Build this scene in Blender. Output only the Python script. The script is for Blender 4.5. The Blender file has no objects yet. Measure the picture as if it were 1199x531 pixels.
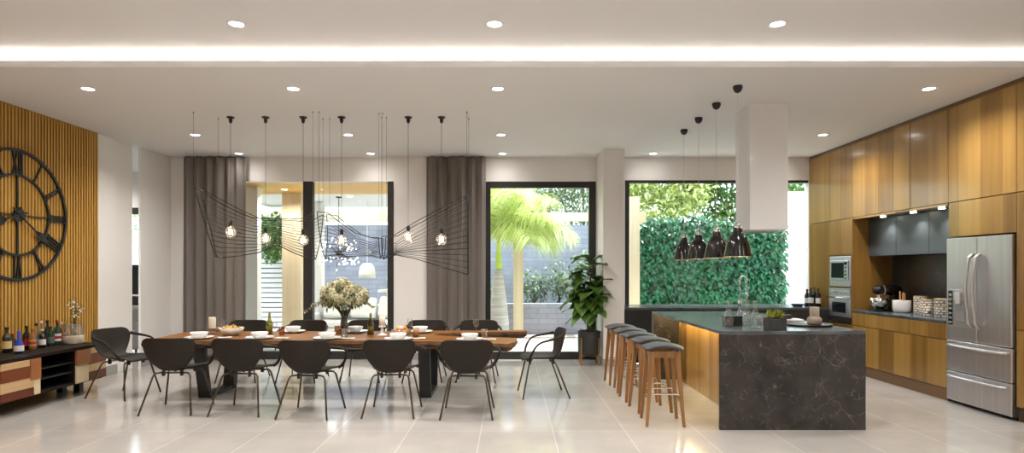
SKY, SUN, EXPO = 2.1, 5.0, 1.33
import bpy, bmesh, math, random
from math import pi, sin, cos, sqrt, radians
from mathutils import Vector, Matrix
random.seed(7)
C = bpy.context.scene.collection
SC = bpy.context.scene
F, CX, CY, H = 705.0, 598.0, 317.0, 1.45
ZL, ZU, DL = 3.29, 3.43, 5.45      # lower ceiling, upper ceiling, edge of the lowered part
DB = 9.80                           # the window wall

# ------------------------------------------------------------------ materials
def nodes(name):
    m = bpy.data.materials.new(name); m.use_nodes = True
    nt = m.node_tree
    return m, nt, nt.nodes['Principled BSDF']
def L(nt, a, b): nt.links.new(a, b)
def N(nt, t, **kw):
    n = nt.nodes.new(t)
    for k, v in kw.items(): setattr(n, k, v)
    return n
def c4(c): return (c[0], c[1], c[2], 1.0)
def srgb(r, g, b):
    f = lambda v: (v/255/12.92) if v/255 <= .04045 else ((v/255+.055)/1.055)**2.4
    return (f(r), f(g), f(b))
def mat(name, col, rough=.5, metal=0., spec=.5, noise=0., nscale=8., bump=0., bscale=60., coat=0., stretch=(1,1,1)):
    m, nt, p = nodes(name)
    p.inputs['Base Color'].default_value = c4(col); p.inputs['Roughness'].default_value = rough
    p.inputs['Metallic'].default_value = metal; p.inputs['Specular IOR Level'].default_value = spec
    p.inputs['Coat Weight'].default_value = coat
    if noise or bump:
        tc = N(nt, 'ShaderNodeTexCoord'); mp = N(nt, 'ShaderNodeMapping'); mp.inputs['Scale'].default_value = stretch
        L(nt, tc.outputs['Object'], mp.inputs['Vector'])
    if noise:
        nz = N(nt, 'ShaderNodeTexNoise'); nz.inputs['Scale'].default_value = nscale; nz.inputs['Detail'].default_value = 4
        L(nt, mp.outputs[0], nz.inputs['Vector'])
        r = N(nt, 'ShaderNodeValToRGB')
        r.color_ramp.elements[0].position = .3; r.color_ramp.elements[1].position = .7
        r.color_ramp.elements[0].color = c4([max(0, x*(1-noise)) for x in col]); r.color_ramp.elements[1].color = c4([min(1, x*(1+noise)) for x in col])
        L(nt, nz.outputs['Fac'], r.inputs[0]); L(nt, r.outputs[0], p.inputs['Base Color'])
    if bump:
        nb = N(nt, 'ShaderNodeTexNoise'); nb.inputs['Scale'].default_value = bscale; nb.inputs['Detail'].default_value = 3
        L(nt, mp.outputs[0], nb.inputs['Vector'])
        b = N(nt, 'ShaderNodeBump'); b.inputs['Strength'].default_value = bump; b.inputs['Distance'].default_value = .01
        L(nt, nb.outputs['Fac'], b.inputs['Height']); L(nt, b.outputs[0], p.inputs['Normal'])
    return m
def emit(name, col, s):
    m, nt, p = nodes(name)
    p.inputs['Base Color'].default_value = c4(col)
    p.inputs['Emission Color'].default_value = c4(col); p.inputs['Emission Strength'].default_value = s
    return m
def thin_glass(name, tint=(1,1,1), gloss=.08, edge=.6, rough=0.02):
    m, nt, p = nodes(name); nt.nodes.remove(p)
    out = nt.nodes['Material Output']
    t = N(nt, 'ShaderNodeBsdfTransparent'); t.inputs[0].default_value = c4(tint)
    g = N(nt, 'ShaderNodeBsdfGlossy'); g.inputs['Roughness'].default_value = rough
    lw = N(nt, 'ShaderNodeLayerWeight'); lw.inputs[0].default_value = .35
    mr = N(nt, 'ShaderNodeMapRange'); mr.inputs['To Min'].default_value = gloss; mr.inputs['To Max'].default_value = edge
    mx = N(nt, 'ShaderNodeMixShader')
    L(nt, lw.outputs['Facing'], mr.inputs[0]); L(nt, mr.outputs[0], mx.inputs[0]); L(nt, t.outputs[0], mx.inputs[1]); L(nt, g.outputs[0], mx.inputs[2])
    L(nt, mx.outputs[0], out.inputs[0])
    return m
def wood(name, c1, c2, rough=.3, axis='Z', board=0., coat=0., grain=1., spec=.5):
    """planked wood with grain running along one axis; boards of their own tone across the other two"""
    m, nt, p = nodes(name)
    tc = N(nt, 'ShaderNodeTexCoord'); mp = N(nt, 'ShaderNodeMapping')
    s = {'X': (.35, 7, 7), 'Y': (7, .35, 7), 'Z': (7, 7, .35)}[axis]
    mp.inputs['Scale'].default_value = s
    L(nt, tc.outputs['Object'], mp.inputs['Vector'])
    oi = N(nt, 'ShaderNodeObjectInfo'); om = N(nt, 'ShaderNodeMath', operation='MULTIPLY'); om.inputs[1].default_value = 23.
    L(nt, oi.outputs['Random'], om.inputs[0]); L(nt, om.outputs[0], mp.inputs['Location'])
    nz = N(nt, 'ShaderNodeTexNoise'); nz.inputs['Scale'].default_value = 1.6*grain; nz.inputs['Detail'].default_value = 6; nz.inputs['Distortion'].default_value = .5
    L(nt, mp.outputs[0], nz.inputs['Vector'])
    r = N(nt, 'ShaderNodeValToRGB'); r.color_ramp.elements[0].position = .25; r.color_ramp.elements[1].position = .75
    r.color_ramp.elements[0].color = c4(c1); r.color_ramp.elements[1].color = c4(c2)
    fac = nz.outputs['Fac']
    if board:
        sx = N(nt, 'ShaderNodeSeparateXYZ'); L(nt, tc.outputs['Object'], sx.inputs[0])
        a = N(nt, 'ShaderNodeMath', operation='DIVIDE'); a.inputs[1].default_value = board
        L(nt, sx.outputs[{'X': 1, 'Y': 0, 'Z': 1}[axis]], a.inputs[0])
        fl = N(nt, 'ShaderNodeMath', operation='FLOOR'); L(nt, a.outputs[0], fl.inputs[0])
        ad = N(nt, 'ShaderNodeMath', operation='ADD'); L(nt, fl.outputs[0], ad.inputs[0])
        sc = N(nt, 'ShaderNodeMath', operation='MULTIPLY'); sc.inputs[1].default_value = 37.
        L(nt, oi.outputs['Random'], sc.inputs[0]); L(nt, sc.outputs[0], ad.inputs[1])
        wn = N(nt, 'ShaderNodeTexWhiteNoise', noise_dimensions='1D'); L(nt, ad.outputs[0], wn.inputs['W'])
        mxx = N(nt, 'ShaderNodeMix'); mxx.inputs[0].default_value = .42
        L(nt, nz.outputs['Fac'], mxx.inputs[2]); L(nt, wn.outputs['Value'], mxx.inputs[3])
        fac = mxx.outputs[0]
    L(nt, fac, r.inputs[0]); L(nt, r.outputs[0], p.inputs['Base Color'])
    p.inputs['Roughness'].default_value = rough; p.inputs['Coat Weight'].default_value = coat; p.inputs['Coat Roughness'].default_value = .12
    p.inputs['Specular IOR Level'].default_value = spec
    return m
def marble(name, base, vein, rough=.2, vscale=3.2):
    """dark clouded stone with short broken veins"""
    m, nt, p = nodes(name)
    tc = N(nt, 'ShaderNodeTexCoord')
    nz = N(nt, 'ShaderNodeTexNoise'); nz.inputs['Scale'].default_value = 4.5; nz.inputs['Detail'].default_value = 7; nz.inputs['Distortion'].default_value = .6
    L(nt, tc.outputs['Object'], nz.inputs['Vector'])
    va = N(nt, 'ShaderNodeVectorMath', operation='MULTIPLY_ADD'); va.inputs[1].default_value = (.28, .28, .28)
    L(nt, nz.outputs['Color'], va.inputs[0]); L(nt, tc.outputs['Object'], va.inputs[2])
    tot = None
    for k, (sc, wd, lo) in enumerate(((vscale, .026, .47), (vscale*2.1, .045, .50))):
        vo = N(nt, 'ShaderNodeTexVoronoi', feature='DISTANCE_TO_EDGE'); vo.inputs['Scale'].default_value = sc; L(nt, va.outputs[0], vo.inputs['Vector'])
        r = N(nt, 'ShaderNodeValToRGB'); r.color_ramp.elements[0].color = (1, 1, 1, 1); r.color_ramp.elements[1].color = (0, 0, 0, 1); r.color_ramp.elements[1].position = wd
        L(nt, vo.outputs['Distance'], r.inputs[0])
        n2 = N(nt, 'ShaderNodeTexNoise'); n2.inputs['Scale'].default_value = 5.5+4*k; n2.inputs['Detail'].default_value = 2
        mp = N(nt, 'ShaderNodeMapping'); mp.inputs['Location'].default_value = (3*k, 5*k, 1); L(nt, tc.outputs['Object'], mp.inputs[0]); L(nt, mp.outputs[0], n2.inputs['Vector'])
        r2 = N(nt, 'ShaderNodeValToRGB'); r2.color_ramp.elements[0].position = lo; r2.color_ramp.elements[1].position = lo+.2
        L(nt, n2.outputs['Fac'], r2.inputs[0])
        mu = N(nt, 'ShaderNodeMath', operation='MULTIPLY'); L(nt, r.outputs[0], mu.inputs[0]); L(nt, r2.outputs[0], mu.inputs[1])
        if tot is None: tot = mu
        else:
            mxx = N(nt, 'ShaderNodeMath', operation='MAXIMUM'); L(nt, tot.outputs[0], mxx.inputs[0]); L(nt, mu.outputs[0], mxx.inputs[1]); tot = mxx
    r3 = N(nt, 'ShaderNodeValToRGB'); r3.color_ramp.elements[0].position = .3; r3.color_ramp.elements[1].position = .72
    r3.color_ramp.elements[0].color = c4([x*.55 for x in base]); r3.color_ramp.elements[1].color = c4([x*1.6 for x in base])
    L(nt, nz.outputs['Fac'], r3.inputs[0])
    mx = N(nt, 'ShaderNodeMix', data_type='RGBA'); L(nt, tot.outputs[0], mx.inputs[0]); L(nt, r3.outputs[0], mx.inputs[6]); mx.inputs[7].default_value = c4(vein)
    L(nt, mx.outputs[2], p.inputs['Base Color']); p.inputs['Roughness'].default_value = rough
    return m
def leafy(name, c1, c2, rough=.45, trans=.25, spec=.4):
    """each leaf (mesh island) gets a tone of its own"""
    m, nt, p = nodes(name)
    g = N(nt, 'ShaderNodeNewGeometry')
    r = N(nt, 'ShaderNodeValToRGB'); r.color_ramp.elements[0].color = c4(c1); r.color_ramp.elements[1].color = c4(c2)
    L(nt, g.outputs['Random Per Island'], r.inputs[0]); L(nt, r.outputs[0], p.inputs['Base Color'])
    p.inputs['Roughness'].default_value = rough; p.inputs['Specular IOR Level'].default_value = spec
    if trans:
        t = N(nt, 'ShaderNodeBsdfTranslucent'); L(nt, r.outputs[0], t.inputs[0])
        mx = N(nt, 'ShaderNodeMixShader'); mx.inputs[0].default_value = trans
        L(nt, p.outputs[0], mx.inputs[1]); L(nt, t.outputs[0], mx.inputs[2]); L(nt, mx.outputs[0], nt.nodes['Material Output'].inputs[0])
    return m
def brick(name, c1, c2, mortar, w, h, rough=.8, msize=.006, axis='XZ', off=(0, 0), offset=.5, bump=.0, varn=0.):
    m, nt, p = nodes(name)
    tc = N(nt, 'ShaderNodeTexCoord'); sx = N(nt, 'ShaderNodeSeparateXYZ'); cb = N(nt, 'ShaderNodeCombineXYZ')
    L(nt, tc.outputs['Object'], sx.inputs[0])
    i = {'XZ': (0, 2), 'XY': (0, 1), 'YZ': (1, 2)}[axis]
    for k in (0, 1):
        a = N(nt, 'ShaderNodeMath', operation='ADD'); a.inputs[1].default_value = off[k]
        L(nt, sx.outputs[i[k]], a.inputs[0]); L(nt, a.outputs[0], cb.inputs[k])
    b = N(nt, 'ShaderNodeTexBrick', offset=offset, squash=1.)
    b.inputs['Color1'].default_value = c4(c1); b.inputs['Color2'].default_value = c4(c2); b.inputs['Mortar'].default_value = c4(mortar)
    b.inputs['Scale'].default_value = 1.; b.inputs['Brick Width'].default_value = w; b.inputs['Row Height'].default_value = h; b.inputs['Mortar Size'].default_value = msize
    b.inputs['Mortar Smooth'].default_value = .1
    L(nt, cb.outputs[0], b.inputs['Vector'])
    src = b.outputs['Color']
    if varn:
        nz = N(nt, 'ShaderNodeTexNoise'); nz.inputs['Scale'].default_value = 1.7; nz.inputs['Detail'].default_value = 6; nz.inputs['Roughness'].default_value = .6
        L(nt, tc.outputs['Object'], nz.inputs['Vector'])
        mr = N(nt, 'ShaderNodeMapRange'); mr.inputs['From Min'].default_value = .3; mr.inputs['From Max'].default_value = .7; mr.inputs['To Min'].default_value = 1-varn; mr.inputs['To Max'].default_value = 1+varn
        L(nt, nz.outputs['Fac'], mr.inputs[0])
        mx = N(nt, 'ShaderNodeMix', data_type='RGBA', blend_type='MULTIPLY'); mx.inputs[0].default_value = 1.
        L(nt, src, mx.inputs[6]); L(nt, mr.outputs[0], mx.inputs[7]); src = mx.outputs[2]
    L(nt, src, p.inputs['Base Color']); p.inputs['Roughness'].default_value = rough
    if bump:
        bp = N(nt, 'ShaderNodeBump', invert=True); bp.inputs['Strength'].default_value = bump; bp.inputs['Distance'].default_value = .01
        L(nt, b.outputs['Fac'], bp.inputs['Height']); L(nt, bp.outputs[0], p.inputs['Normal'])
    return m

M = {}
M['paint'] = mat('warm_white_paint', (.86, .832, .80), .7)
M['ceil'] = mat('ceiling_paint', (.80, .785, .775), .75)
M['lip'] = mat('ceiling_edge_paint', (.80, .785, .77), .7)
M['floor'] = brick('porcelain_tile', (.435, .408, .38), (.465, .438, .41), (.60, .58, .55), .65, 1.3, .10, .004, 'XY', (2.87, -5.44), 0., varn=.09)
M['skirt'] = mat('grey_skirting', (.36, .34, .33), .4)
M['slat'] = wood('slat_oak', (.40, .20, .030), (.58, .33, .072), .45, 'Z')
M['slat_dark'] = mat('slat_backing', (.10, .05, .015), .7)
M['oak'] = wood('golden_veneer', (.21, .105, .021), (.43, .245, .063), .24, 'Z', board=.29, coat=.4, grain=.9)
M['oak_edge'] = mat('dark_carcass', (.07, .035, .012), .6)  # cabinet bodies coloured dark to give the shade in the door gaps
M['oak_trim'] = mat('brown_trim', (.16, .085, .035), .4)
M['table'] = wood('walnut_slab', (.095, .034, .007), (.30, .125, .028), .42, 'X', grain=1.5, spec=.15)
M['table_edge'] = mat('bark_edge', (.085, .038, .012), .75, noise=.8, nscale=9, bump=.6, bscale=22)
M['black'] = mat('black_steel', (.012, .012, .013), .4)
M['blackgloss'] = mat('black_gloss', (.008, .006, .005), .14, spec=.45)
M['frame'] = mat('window_frame_black', (.022, .020, .019), .45)
M['chair'] = mat('chair_shell_brown', (.020, .0145, .010), .55, spec=.3)
M['bronze'] = mat('bronze_tube', (.10, .075, .055), .35, .7)
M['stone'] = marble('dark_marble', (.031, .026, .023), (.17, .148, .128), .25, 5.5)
M['stone_top'] = marble('dark_marble_sky_tint', (.072, .084, .096), (.12, .125, .13), .22)  # reflected sky painted in as a lighter, bluer base colour
M['splash'] = marble('dark_splashback', (.035, .030, .027), (.08, .07, .06), .3)
M['greycab'] = mat('grey_lacquer', (.055, .066, .075), .38)
M['darkcab'] = mat('charcoal_lacquer', (.030, .028, .027), .35)
M['steel'] = mat('brushed_steel', (.64, .615, .63), .36, 1., noise=.06, nscale=40, stretch=(1, 1, .02))
M['chrome'] = mat('chrome', (.8, .8, .8), .08, 1.)
M['hood'] = mat('white_glossy_hood', (.82, .81, .80), .10, coat=.6)
M['darkglass'] = mat('dark_oven_glass', (.012, .013, .015), .06)
M['white'] = mat('white_ceramic', (.78, .77, .75), .25)
M['whitematt'] = mat('white_matt', (.80, .80, .79), .7)
M['cream'] = mat('cream_ceramic', (.58, .49, .37), .5)
M['wax'] = mat('candle_wax', (.82, .76, .64), .5)
M['brass'] = mat('brass', (.55, .32, .12), .3, .9)
M['curtain'] = None
M['stoolwood'] = wood('stool_walnut', (.185, .080, .022), (.35, .17, .055), .38, 'Z', grain=1.3)
M['stoolseat'] = mat('grey_leather', (.040, .039, .046), .45)
M['glass'] = thin_glass('window_glass', (.97, .99, .985), .02, .35)
M['clear'] = thin_glass('clear_glass', (.985, .99, .99), .12, .75)
def lit_bulb():
    m = thin_glass('bulb_glass', (.97, .95, .93), .06, .8); nt = m.node_tree; out = nt.nodes['Material Output']; s = out.inputs[0].links[0].from_socket
    t = N(nt, 'ShaderNodeBsdfTranslucent'); t.inputs[0].default_value = (.9, .85, .75, 1); mx = N(nt, 'ShaderNodeMixShader'); mx.inputs[0].default_value = .10
    L(nt, s, mx.inputs[1]); L(nt, t.outputs[0], mx.inputs[2]); L(nt, mx.outputs[0], out.inputs[0]); return m
M['bulbglass'] = lit_bulb()
M['pink'] = thin_glass('amber_glass', (.86, .62, .50), .05, .6)
M['oil'] = thin_glass('oil_glass', (.55, .52, .18), .06, .6)
M['darkbottle'] = mat('dark_bottle_glass', (.010, .012, .008), .07, coat=.4)
M['filament'] = emit('filament_glow', (1., .80, .55), 14.)
M['lamp'] = emit('downlight_glow', (1., .96, .90), 10.)
M['bud'] = emit('bud_glow', (1., .97, .92), 2.)
def fabric():
    m, nt, p = nodes('taupe_linen'); col = (.36, .325, .295)
    p.inputs['Base Color'].default_value = c4(col); p.inputs['Roughness'].default_value = .9
    t = N(nt, 'ShaderNodeBsdfTranslucent'); t.inputs[0].default_value = c4([x*1.4 for x in col])
    mx = N(nt, 'ShaderNodeMixShader'); mx.inputs[0].default_value = .45
    L(nt, p.outputs[0], mx.inputs[1]); L(nt, t.outputs[0], mx.inputs[2]); L(nt, mx.outputs[0], nt.nodes['Material Output'].inputs[0])
    return m
M['curtain'] = fabric()

# ------------------------------------------------------------------ mesh builder
class MB:
    def __init__(s): s.v = []; s.f = []
    def add(s, vs, fs):
        b = len(s.v); s.v += [tuple(p) for p in vs]; s.f += [tuple(b+i for i in f) for f in fs]; return s
    def box(s, x0, x1, y0, y1, z0, z1):
        vs = [(x, y, z) for z in (z0, z1) for y in (y0, y1) for x in (x0, x1)]
        return s.add(vs, [(0, 2, 3, 1), (4, 5, 7, 6), (0, 1, 5, 4), (2, 6, 7, 3), (0, 4, 6, 2), (1, 3, 7, 5)])
    def hexa(s, bot, top):
        return s.add(list(bot)+list(top), [(3, 2, 1, 0), (4, 5, 6, 7), (0, 1, 5, 4), (1, 2, 6, 5), (2, 3, 7, 6), (3, 0, 4, 7)])
    def prism(s, poly, z0, z1, M4=None):
        n = len(poly)
        vs = [Vector((x, y, z0)) for x, y in poly]+[Vector((x, y, z1)) for x, y in poly]
        if M4: vs = [M4 @ v for v in vs]
        return s.add(vs, [tuple(range(n-1, -1, -1)), tuple(range(n, 2*n))]+[(i, (i+1) % n, n+(i+1) % n, n+i) for i in range(n)])
    def tube(s, pts, r, n=8, closed=False, cap=True, flat=1.):
        P = [Vector(p) for p in pts]; k = len(P)
        R = r if isinstance(r, (list, tuple)) else [r]*k
        T = []
        for i in range(k):
            if closed: t = P[(i+1) % k]-P[i-1]
            else: t = P[min(i+1, k-1)]-P[max(i-1, 0)]
            T.append(t.normalized() if t.length > 1e-9 else Vector((0, 0, 1)))
        up = Vector((0, 0, 1)) if abs(T[0].z) < .9 else Vector((1, 0, 0))
        u = (up-T[0]*up.dot(T[0])).normalized()
        vs = []
        for i in range(k):
            u = u-T[i]*u.dot(T[i]); u = u.normalized() if u.length > 1e-6 else T[i].orthogonal().normalized()
            w = T[i].cross(u)
            for j in range(n):
                a = 2*pi*j/n
                vs.append(P[i]+(u*cos(a)*flat+w*sin(a))*R[i])
        fs = []
        for i in range(k if closed else k-1):
            for j in range(n):
                a, b = i*n+j, i*n+(j+1) % n; c, d = ((i+1) % k)*n+(j+1) % n, ((i+1) % k)*n+j
                fs.append((a, b, c, d))
        if cap and not closed: fs += [tuple(range(n-1, -1, -1)), tuple((k-1)*n+j for j in range(n))]
        return s.add(vs, fs)
    def cyl(s, p0, p1, r, n=16, r1=None): return s.tube([p0, p1], [r, r if r1 is None else r1], n)
    def lathe(s, prof, n=28, c=(0, 0, 0)):
        vs = [(c[0]+r*cos(2*pi*j/n), c[1]+r*sin(2*pi*j/n), c[2]+z) for r, z in prof for j in range(n)]
        fs = [(i*n+j, i*n+(j+1) % n, (i+1)*n+(j+1) % n, (i+1)*n+j) for i in range(len(prof)-1) for j in range(n)]
        if prof[0][0] > 1e-5: fs.append(tuple(range(n-1, -1, -1)))
        if prof[-1][0] > 1e-5: fs.append(tuple((len(prof)-1)*n+j for j in range(n)))
        return s.add(vs, fs)
    def shell(s, prof, n=28, c=(0, 0, 0)):      # lathe without end caps
        vs = [(c[0]+r*cos(2*pi*j/n), c[1]+r*sin(2*pi*j/n), c[2]+z) for r, z in prof for j in range(n)]
        return s.add(vs, [(i*n+j, i*n+(j+1) % n, (i+1)*n+(j+1) % n, (i+1)*n+j) for i in range(len(prof)-1) for j in range(n)])
    def sphere(s, c, r, n=14, sq=(1, 1, 1)):
        m = n//2+1
        prof = [(sin(pi*i/m), -cos(pi*i/m)) for i in range(m+1)]
        vs = [(c[0]+p[0]*r*sq[0]*cos(2*pi*j/n), c[1]+p[0]*r*sq[1]*sin(2*pi*j/n), c[2]+p[1]*r*sq[2]) for p in prof for j in range(n)]
        return s.add(vs, [(i*n+j, i*n+(j+1) % n, (i+1)*n+(j+1) % n, (i+1)*n+j) for i in range(m) for j in range(n)])
    def grid(s, rows):
        nu, nv = len(rows), len(rows[0])
        return s.add([p for r in rows for p in r], [(i*nv+j, i*nv+j+1, (i+1)*nv+j+1, (i+1)*nv+j) for i in range(nu-1) for j in range(nv-1)])
    def leaf(s, p, d, nrm, l, w, droop=.15):
        d = Vector(d).normalized(); nrm = Vector(nrm); nrm = nrm-d*nrm.dot(d)
        nrm = nrm.normalized() if nrm.length > 1e-4 else d.orthogonal().normalized()
        sd = d.cross(nrm); p = Vector(p)
        a = p; b = p+d*l*.45+sd*w*.5+nrm*w*.12; c_ = p+d*l-nrm*l*droop; e = p+d*l*.45-sd*w*.5+nrm*w*.12; mid = p+d*l*.5
        return s.add([a, b, c_, e, mid], [(0, 1, 4), (1, 2, 4), (2, 3, 4), (3, 0, 4)])
    def build(s, name, m, parent=None, org=None, smooth=False, bevel=0., seg=2, solid=0., sub=0, weld=True):
        if org: s.v = [(x-org[0], y-org[1], z-org[2]) for x, y, z in s.v]
        me = bpy.data.meshes.new(name); me.from_pydata(s.v, [], s.f)
        if weld:
            bm = bmesh.new(); bm.from_mesh(me)
            bmesh.ops.remove_doubles(bm, verts=bm.verts, dist=1e-5)
            bmesh.ops.recalc_face_normals(bm, faces=bm.faces); bm.to_mesh(me); bm.free()
        o = bpy.data.objects.new(name, me); C.objects.link(o)
        if m: me.materials.append(m)
        if parent: o.parent = parent
        if org and not parent: o.location = org
        if smooth:
            for p in me.polygons: p.use_smooth = True
        if solid:
            md = o.modifiers.new('thickness', 'SOLIDIFY'); md.thickness = solid; md.offset = 0
        if bevel:
            md = o.modifiers.new('edge', 'BEVEL'); md.width = bevel; md.segments = seg; md.limit_method = 'ANGLE'; md.angle_limit = radians(40)
        if sub:
            md = o.modifiers.new('smooth', 'SUBSURF'); md.levels = sub; md.render_levels = sub
        return o
def tag(o, label=None, cat=None, group=None, kind=None):
    if label: o['label'] = label
    if cat: o['category'] = cat
    if group: o['group'] = group
    if kind: o['kind'] = kind
    return o
def empty(name, loc, label, cat, group=None, rz=0.):
    o = bpy.data.objects.new(name, None); C.objects.link(o); o.location = loc; o.rotation_euler = (0, 0, rz); o.empty_display_size = .1
    return tag(o, label, cat, group)
def dup(src, loc, label, rz=None, group=None):
    c = src.copy(); C.objects.link(c); c.location = loc
    if rz is not None: c.rotation_euler = (0, 0, rz)
    c['label'] = label
    if group: c['group'] = group
    for ch in list(src.children):
        k = ch.copy(); C.objects.link(k); k.parent = c
        for g in list(ch.children):
            q = g.copy(); C.objects.link(q); q.parent = k
    return c
def struct(name, mb, m, label, cat='room', **kw):
    return tag(mb.build(name, m, **kw), label, cat, None, 'structure')
def W(px, py, d): return ((px-CX)*d/F, d, H+(CY-py)*d/F)
def bez(p0, p1, p2, n=10):
    p0, p1, p2 = Vector(p0), Vector(p1), Vector(p2)
    return [p0*(1-t)**2+p1*2*t*(1-t)+p2*t*t for t in [i/n for i in range(n+1)]]
def rnd(a, b): return random.uniform(a, b)
# ================================================================== the room
XL, XR, XRW = -5.53, 4.85, 5.45     # slatted wall, cabinet fronts, kitchen wall behind them
YF = -2.6                            # the room goes on behind the camera
struct('floor', MB().box(-13.5, XRW+.15, YF-.15, DB+.10, -.12, 0), M['floor'], 'pale grey porcelain tile floor of the whole room', 'floor')
struct('ceiling', MB().box(-13.5, XRW+.15, DL, DB+.15, ZL, ZL+.055), M['ceil'], 'lowered white ceiling over table and kitchen', 'ceiling')
struct('trim_1', MB().box(-13.5, XRW+.15, DL-.012, DL, ZL-.002, ZL+.057), M['lip'], 'thin front edge of the lowered ceiling', 'trim')
struct('ceiling_upper', MB().box(-13.5, XRW+.15, YF-.15, DL+.36, ZU, ZU+.1), M['ceil'], 'higher white ceiling before the light cove', 'ceiling')
struct('trim_2', MB().box(-13.5, XRW+.15, DL+.33, DL+.36, ZL+.055, ZU), M['ceil'], 'back of the light cove', 'trim')
struct('wall_rear', MB().box(-13.5, XRW+.15, YF-.15, YF, 0, ZU), M['paint'], 'white wall facing the windows', 'wall')
struct('wall_kitchen', MB().box(XRW, XRW+.15, YF, DB+.15, 0, ZU), M['paint'], 'white wall behind the wooden cabinets', 'wall')
# clock wall: solid, then an opening to the side room, then a short pier
wl = MB().box(XL-.14, XL-.03, YF, 8.06, 0, ZU).box(XL-.14, XL-.03, 8.06, 8.47, 0, ZL)
struct('wall_clock_side', wl, M['paint'], 'white wall carrying the slatted panel and clock', 'wall')
struct('wall_pier', MB().box(XL-.035, XL, 9.0, DB, 0, ZL), M['paint'], 'short white pier beside the taupe curtain', 'wall')
struct('baseboard_clock_side', MB().box(XL-.03, XL-.012, 8.06, 8.485, 0, .13), M['skirt'], 'grey skirting beside the slatted panel', 'baseboard')
struct('baseboard_pier', MB().box(XL, XL+.014, 9.0, DB, 0, .11), M['skirt'], 'grey skirting of the short pier', 'baseboard')
# window wall
ZW = 2.90
W1a, W1b, W2a, W2b, W3a, W3b = -4.75, -1.905, -.42, 1.385, 1.86, XR
wb = MB().box(-13.5, W1a, DB, DB+.15, 0, ZL) if False else MB()
wb.box(XL-.035, W1a, DB, DB+.15, 0, ZL).box(W1a, W1b, DB, DB+.15, ZW, ZL).box(W1b, W2a, DB, DB+.15, 0, ZL).box(W2a, W2b, DB, DB+.15, ZW, ZL)
wb.box(W2b, W3a, DB, DB+.15, 0, ZL).box(W3a, W3b, DB, DB+.15, ZW+.02, ZL).box(W3a, W3b, DB, DB+.15, 0, .86).box(W3b, XRW, DB, DB+.15, 0, ZL)
struct('wall_windows', wb, M['paint'], 'white wall with the large garden windows', 'wall')
struct('trim_3', MB().box(1.405, 1.725, 9.14, DB, 0, ZL), M['paint'], 'white column between dining and kitchen windows', 'column')
struct('baseboard_column', MB().box(1.393, 1.737, 9.128, DB-.002, 0, .105), M['skirt'], 'grey skirting around the white column', 'baseboard')
sk = MB().box(W1b+.02, W2a-.02, DB-.014, DB, 0, .105)
struct('baseboard_windows', sk, M['skirt'], 'grey skirting between the two glass doors', 'baseboard')
# windows: frames and panes
def window(name, label, frames, panes):
    r = bpy.data.objects.new(name, None); C.objects.link(r); r.location = (frames[0][0], DB, 0); tag(r, label, 'window', None, 'structure')
    o = r.location
    mb = MB()
    for b in frames: mb.box(*b)
    mb.build('window_frame', M['frame'], r, org=o, bevel=.004)
    for b in panes: MB().box(*b).build('pane', M['glass'], r, org=o)
y0, y1 = DB+.01, DB+.11
window('window_1', 'wide glass doors onto the covered terrace', [
    (W1a, W1a+.05, y0, y1, 0, ZW), (W1b-.10, W1b, y0-.02, y1, 0, ZW), (-3.375, -3.225, y0-.02, y1, 0, ZW), (W1a+.05, -3.375, y0, y1, 0, .13), (-3.225, W1b-.10, y0, y1, 0, .13)],
    [(W1a+.05, -3.375, y0+.05, y0+.06, .13, ZW), (-3.225, W1b-.10, y0+.05, y0+.06, .13, ZW)])
window('window_2', 'black framed glass door beside the white column', [
    (W2a, W2a+.09, y0, y1, 0, ZW), (W2b-.11, W2b, y0-.02, y1, 0, ZW), (W2a+.09, W2b-.11, y0, y1, ZW-.10, ZW), (W2a+.09, W2b-.11, y0, y1, 0, .12)],
    [(W2a+.09, W2b-.11, y0+.05, y0+.06, .12, ZW-.10)])
window('window_3', 'wide kitchen window looking at the ivy wall', [
    (W3a, W3a+.07, y0, y1, .86, ZW+.02), (W3a+.07, W3b, y0, y1, ZW-.02, ZW+.02)],
    [(W3a+.07, W3b, y0+.05, y0+.06, .86, ZW-.02)])
struct('trim_4', MB().box(W3a, W3b, DB-.02, DB+.2, .85, .885), M['splash'], 'dark sill under the kitchen window', 'sill')
# side room seen through the gap by the pier
struct('wall_side_room', MB().box(-13.5, -6.02, 9.62, 9.77, 0, ZL), M['paint'], 'white wall of the side room seen through the gap', 'wall') if False else None
struct('wall_side_front', MB().box(-13.5, XL-.14, 5.6, 5.75, 0, ZU), M['paint'], 'near wall of the side room', 'wall')
struct('wall_side_stub', MB().box(-5.67, -5.595, 8.47, 8.90, 0, ZL), M['paint'], 'recessed white wall strip before the gap', 'wall')
struct('wall_side_far', MB().box(-13.65, -13.5, 5.6, 11.4, 0, ZL), M['paint'], 'far end wall of the side room', 'wall')
struct('floor_side_room', MB().box(-13.5, XL-.035, DB+.10, 11.4, -.12, 0), M['floor'], 'tile floor of the side room', 'floor')
struct('ceiling_side_room', MB().box(-13.5, XL-.035, DB+.15, 11.4, ZL, ZL+.06), M['ceil'], 'ceiling of the side room', 'ceiling')
struct('wall_side_inner', MB().box(XL-.035, XL-.02, DB+.15, 11.4, 0, ZL), M['paint'], 'wall between side room and terrace', 'wall')
ws = MB().box(-13.5, -9.6, 11.2, 11.4, 0, ZL).box(-9.6, XL-.035, 11.2, 11.4, 2.62, ZL)
struct('wall_side_window', ws, M['paint'], 'window wall of the side room', 'wall')
r = bpy.data.objects.new('window_4', None); C.objects.link(r); r.location = (-9.6, 11.2, 0); tag(r, 'tall glass door of the side room', 'window', None, 'structure')
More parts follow.
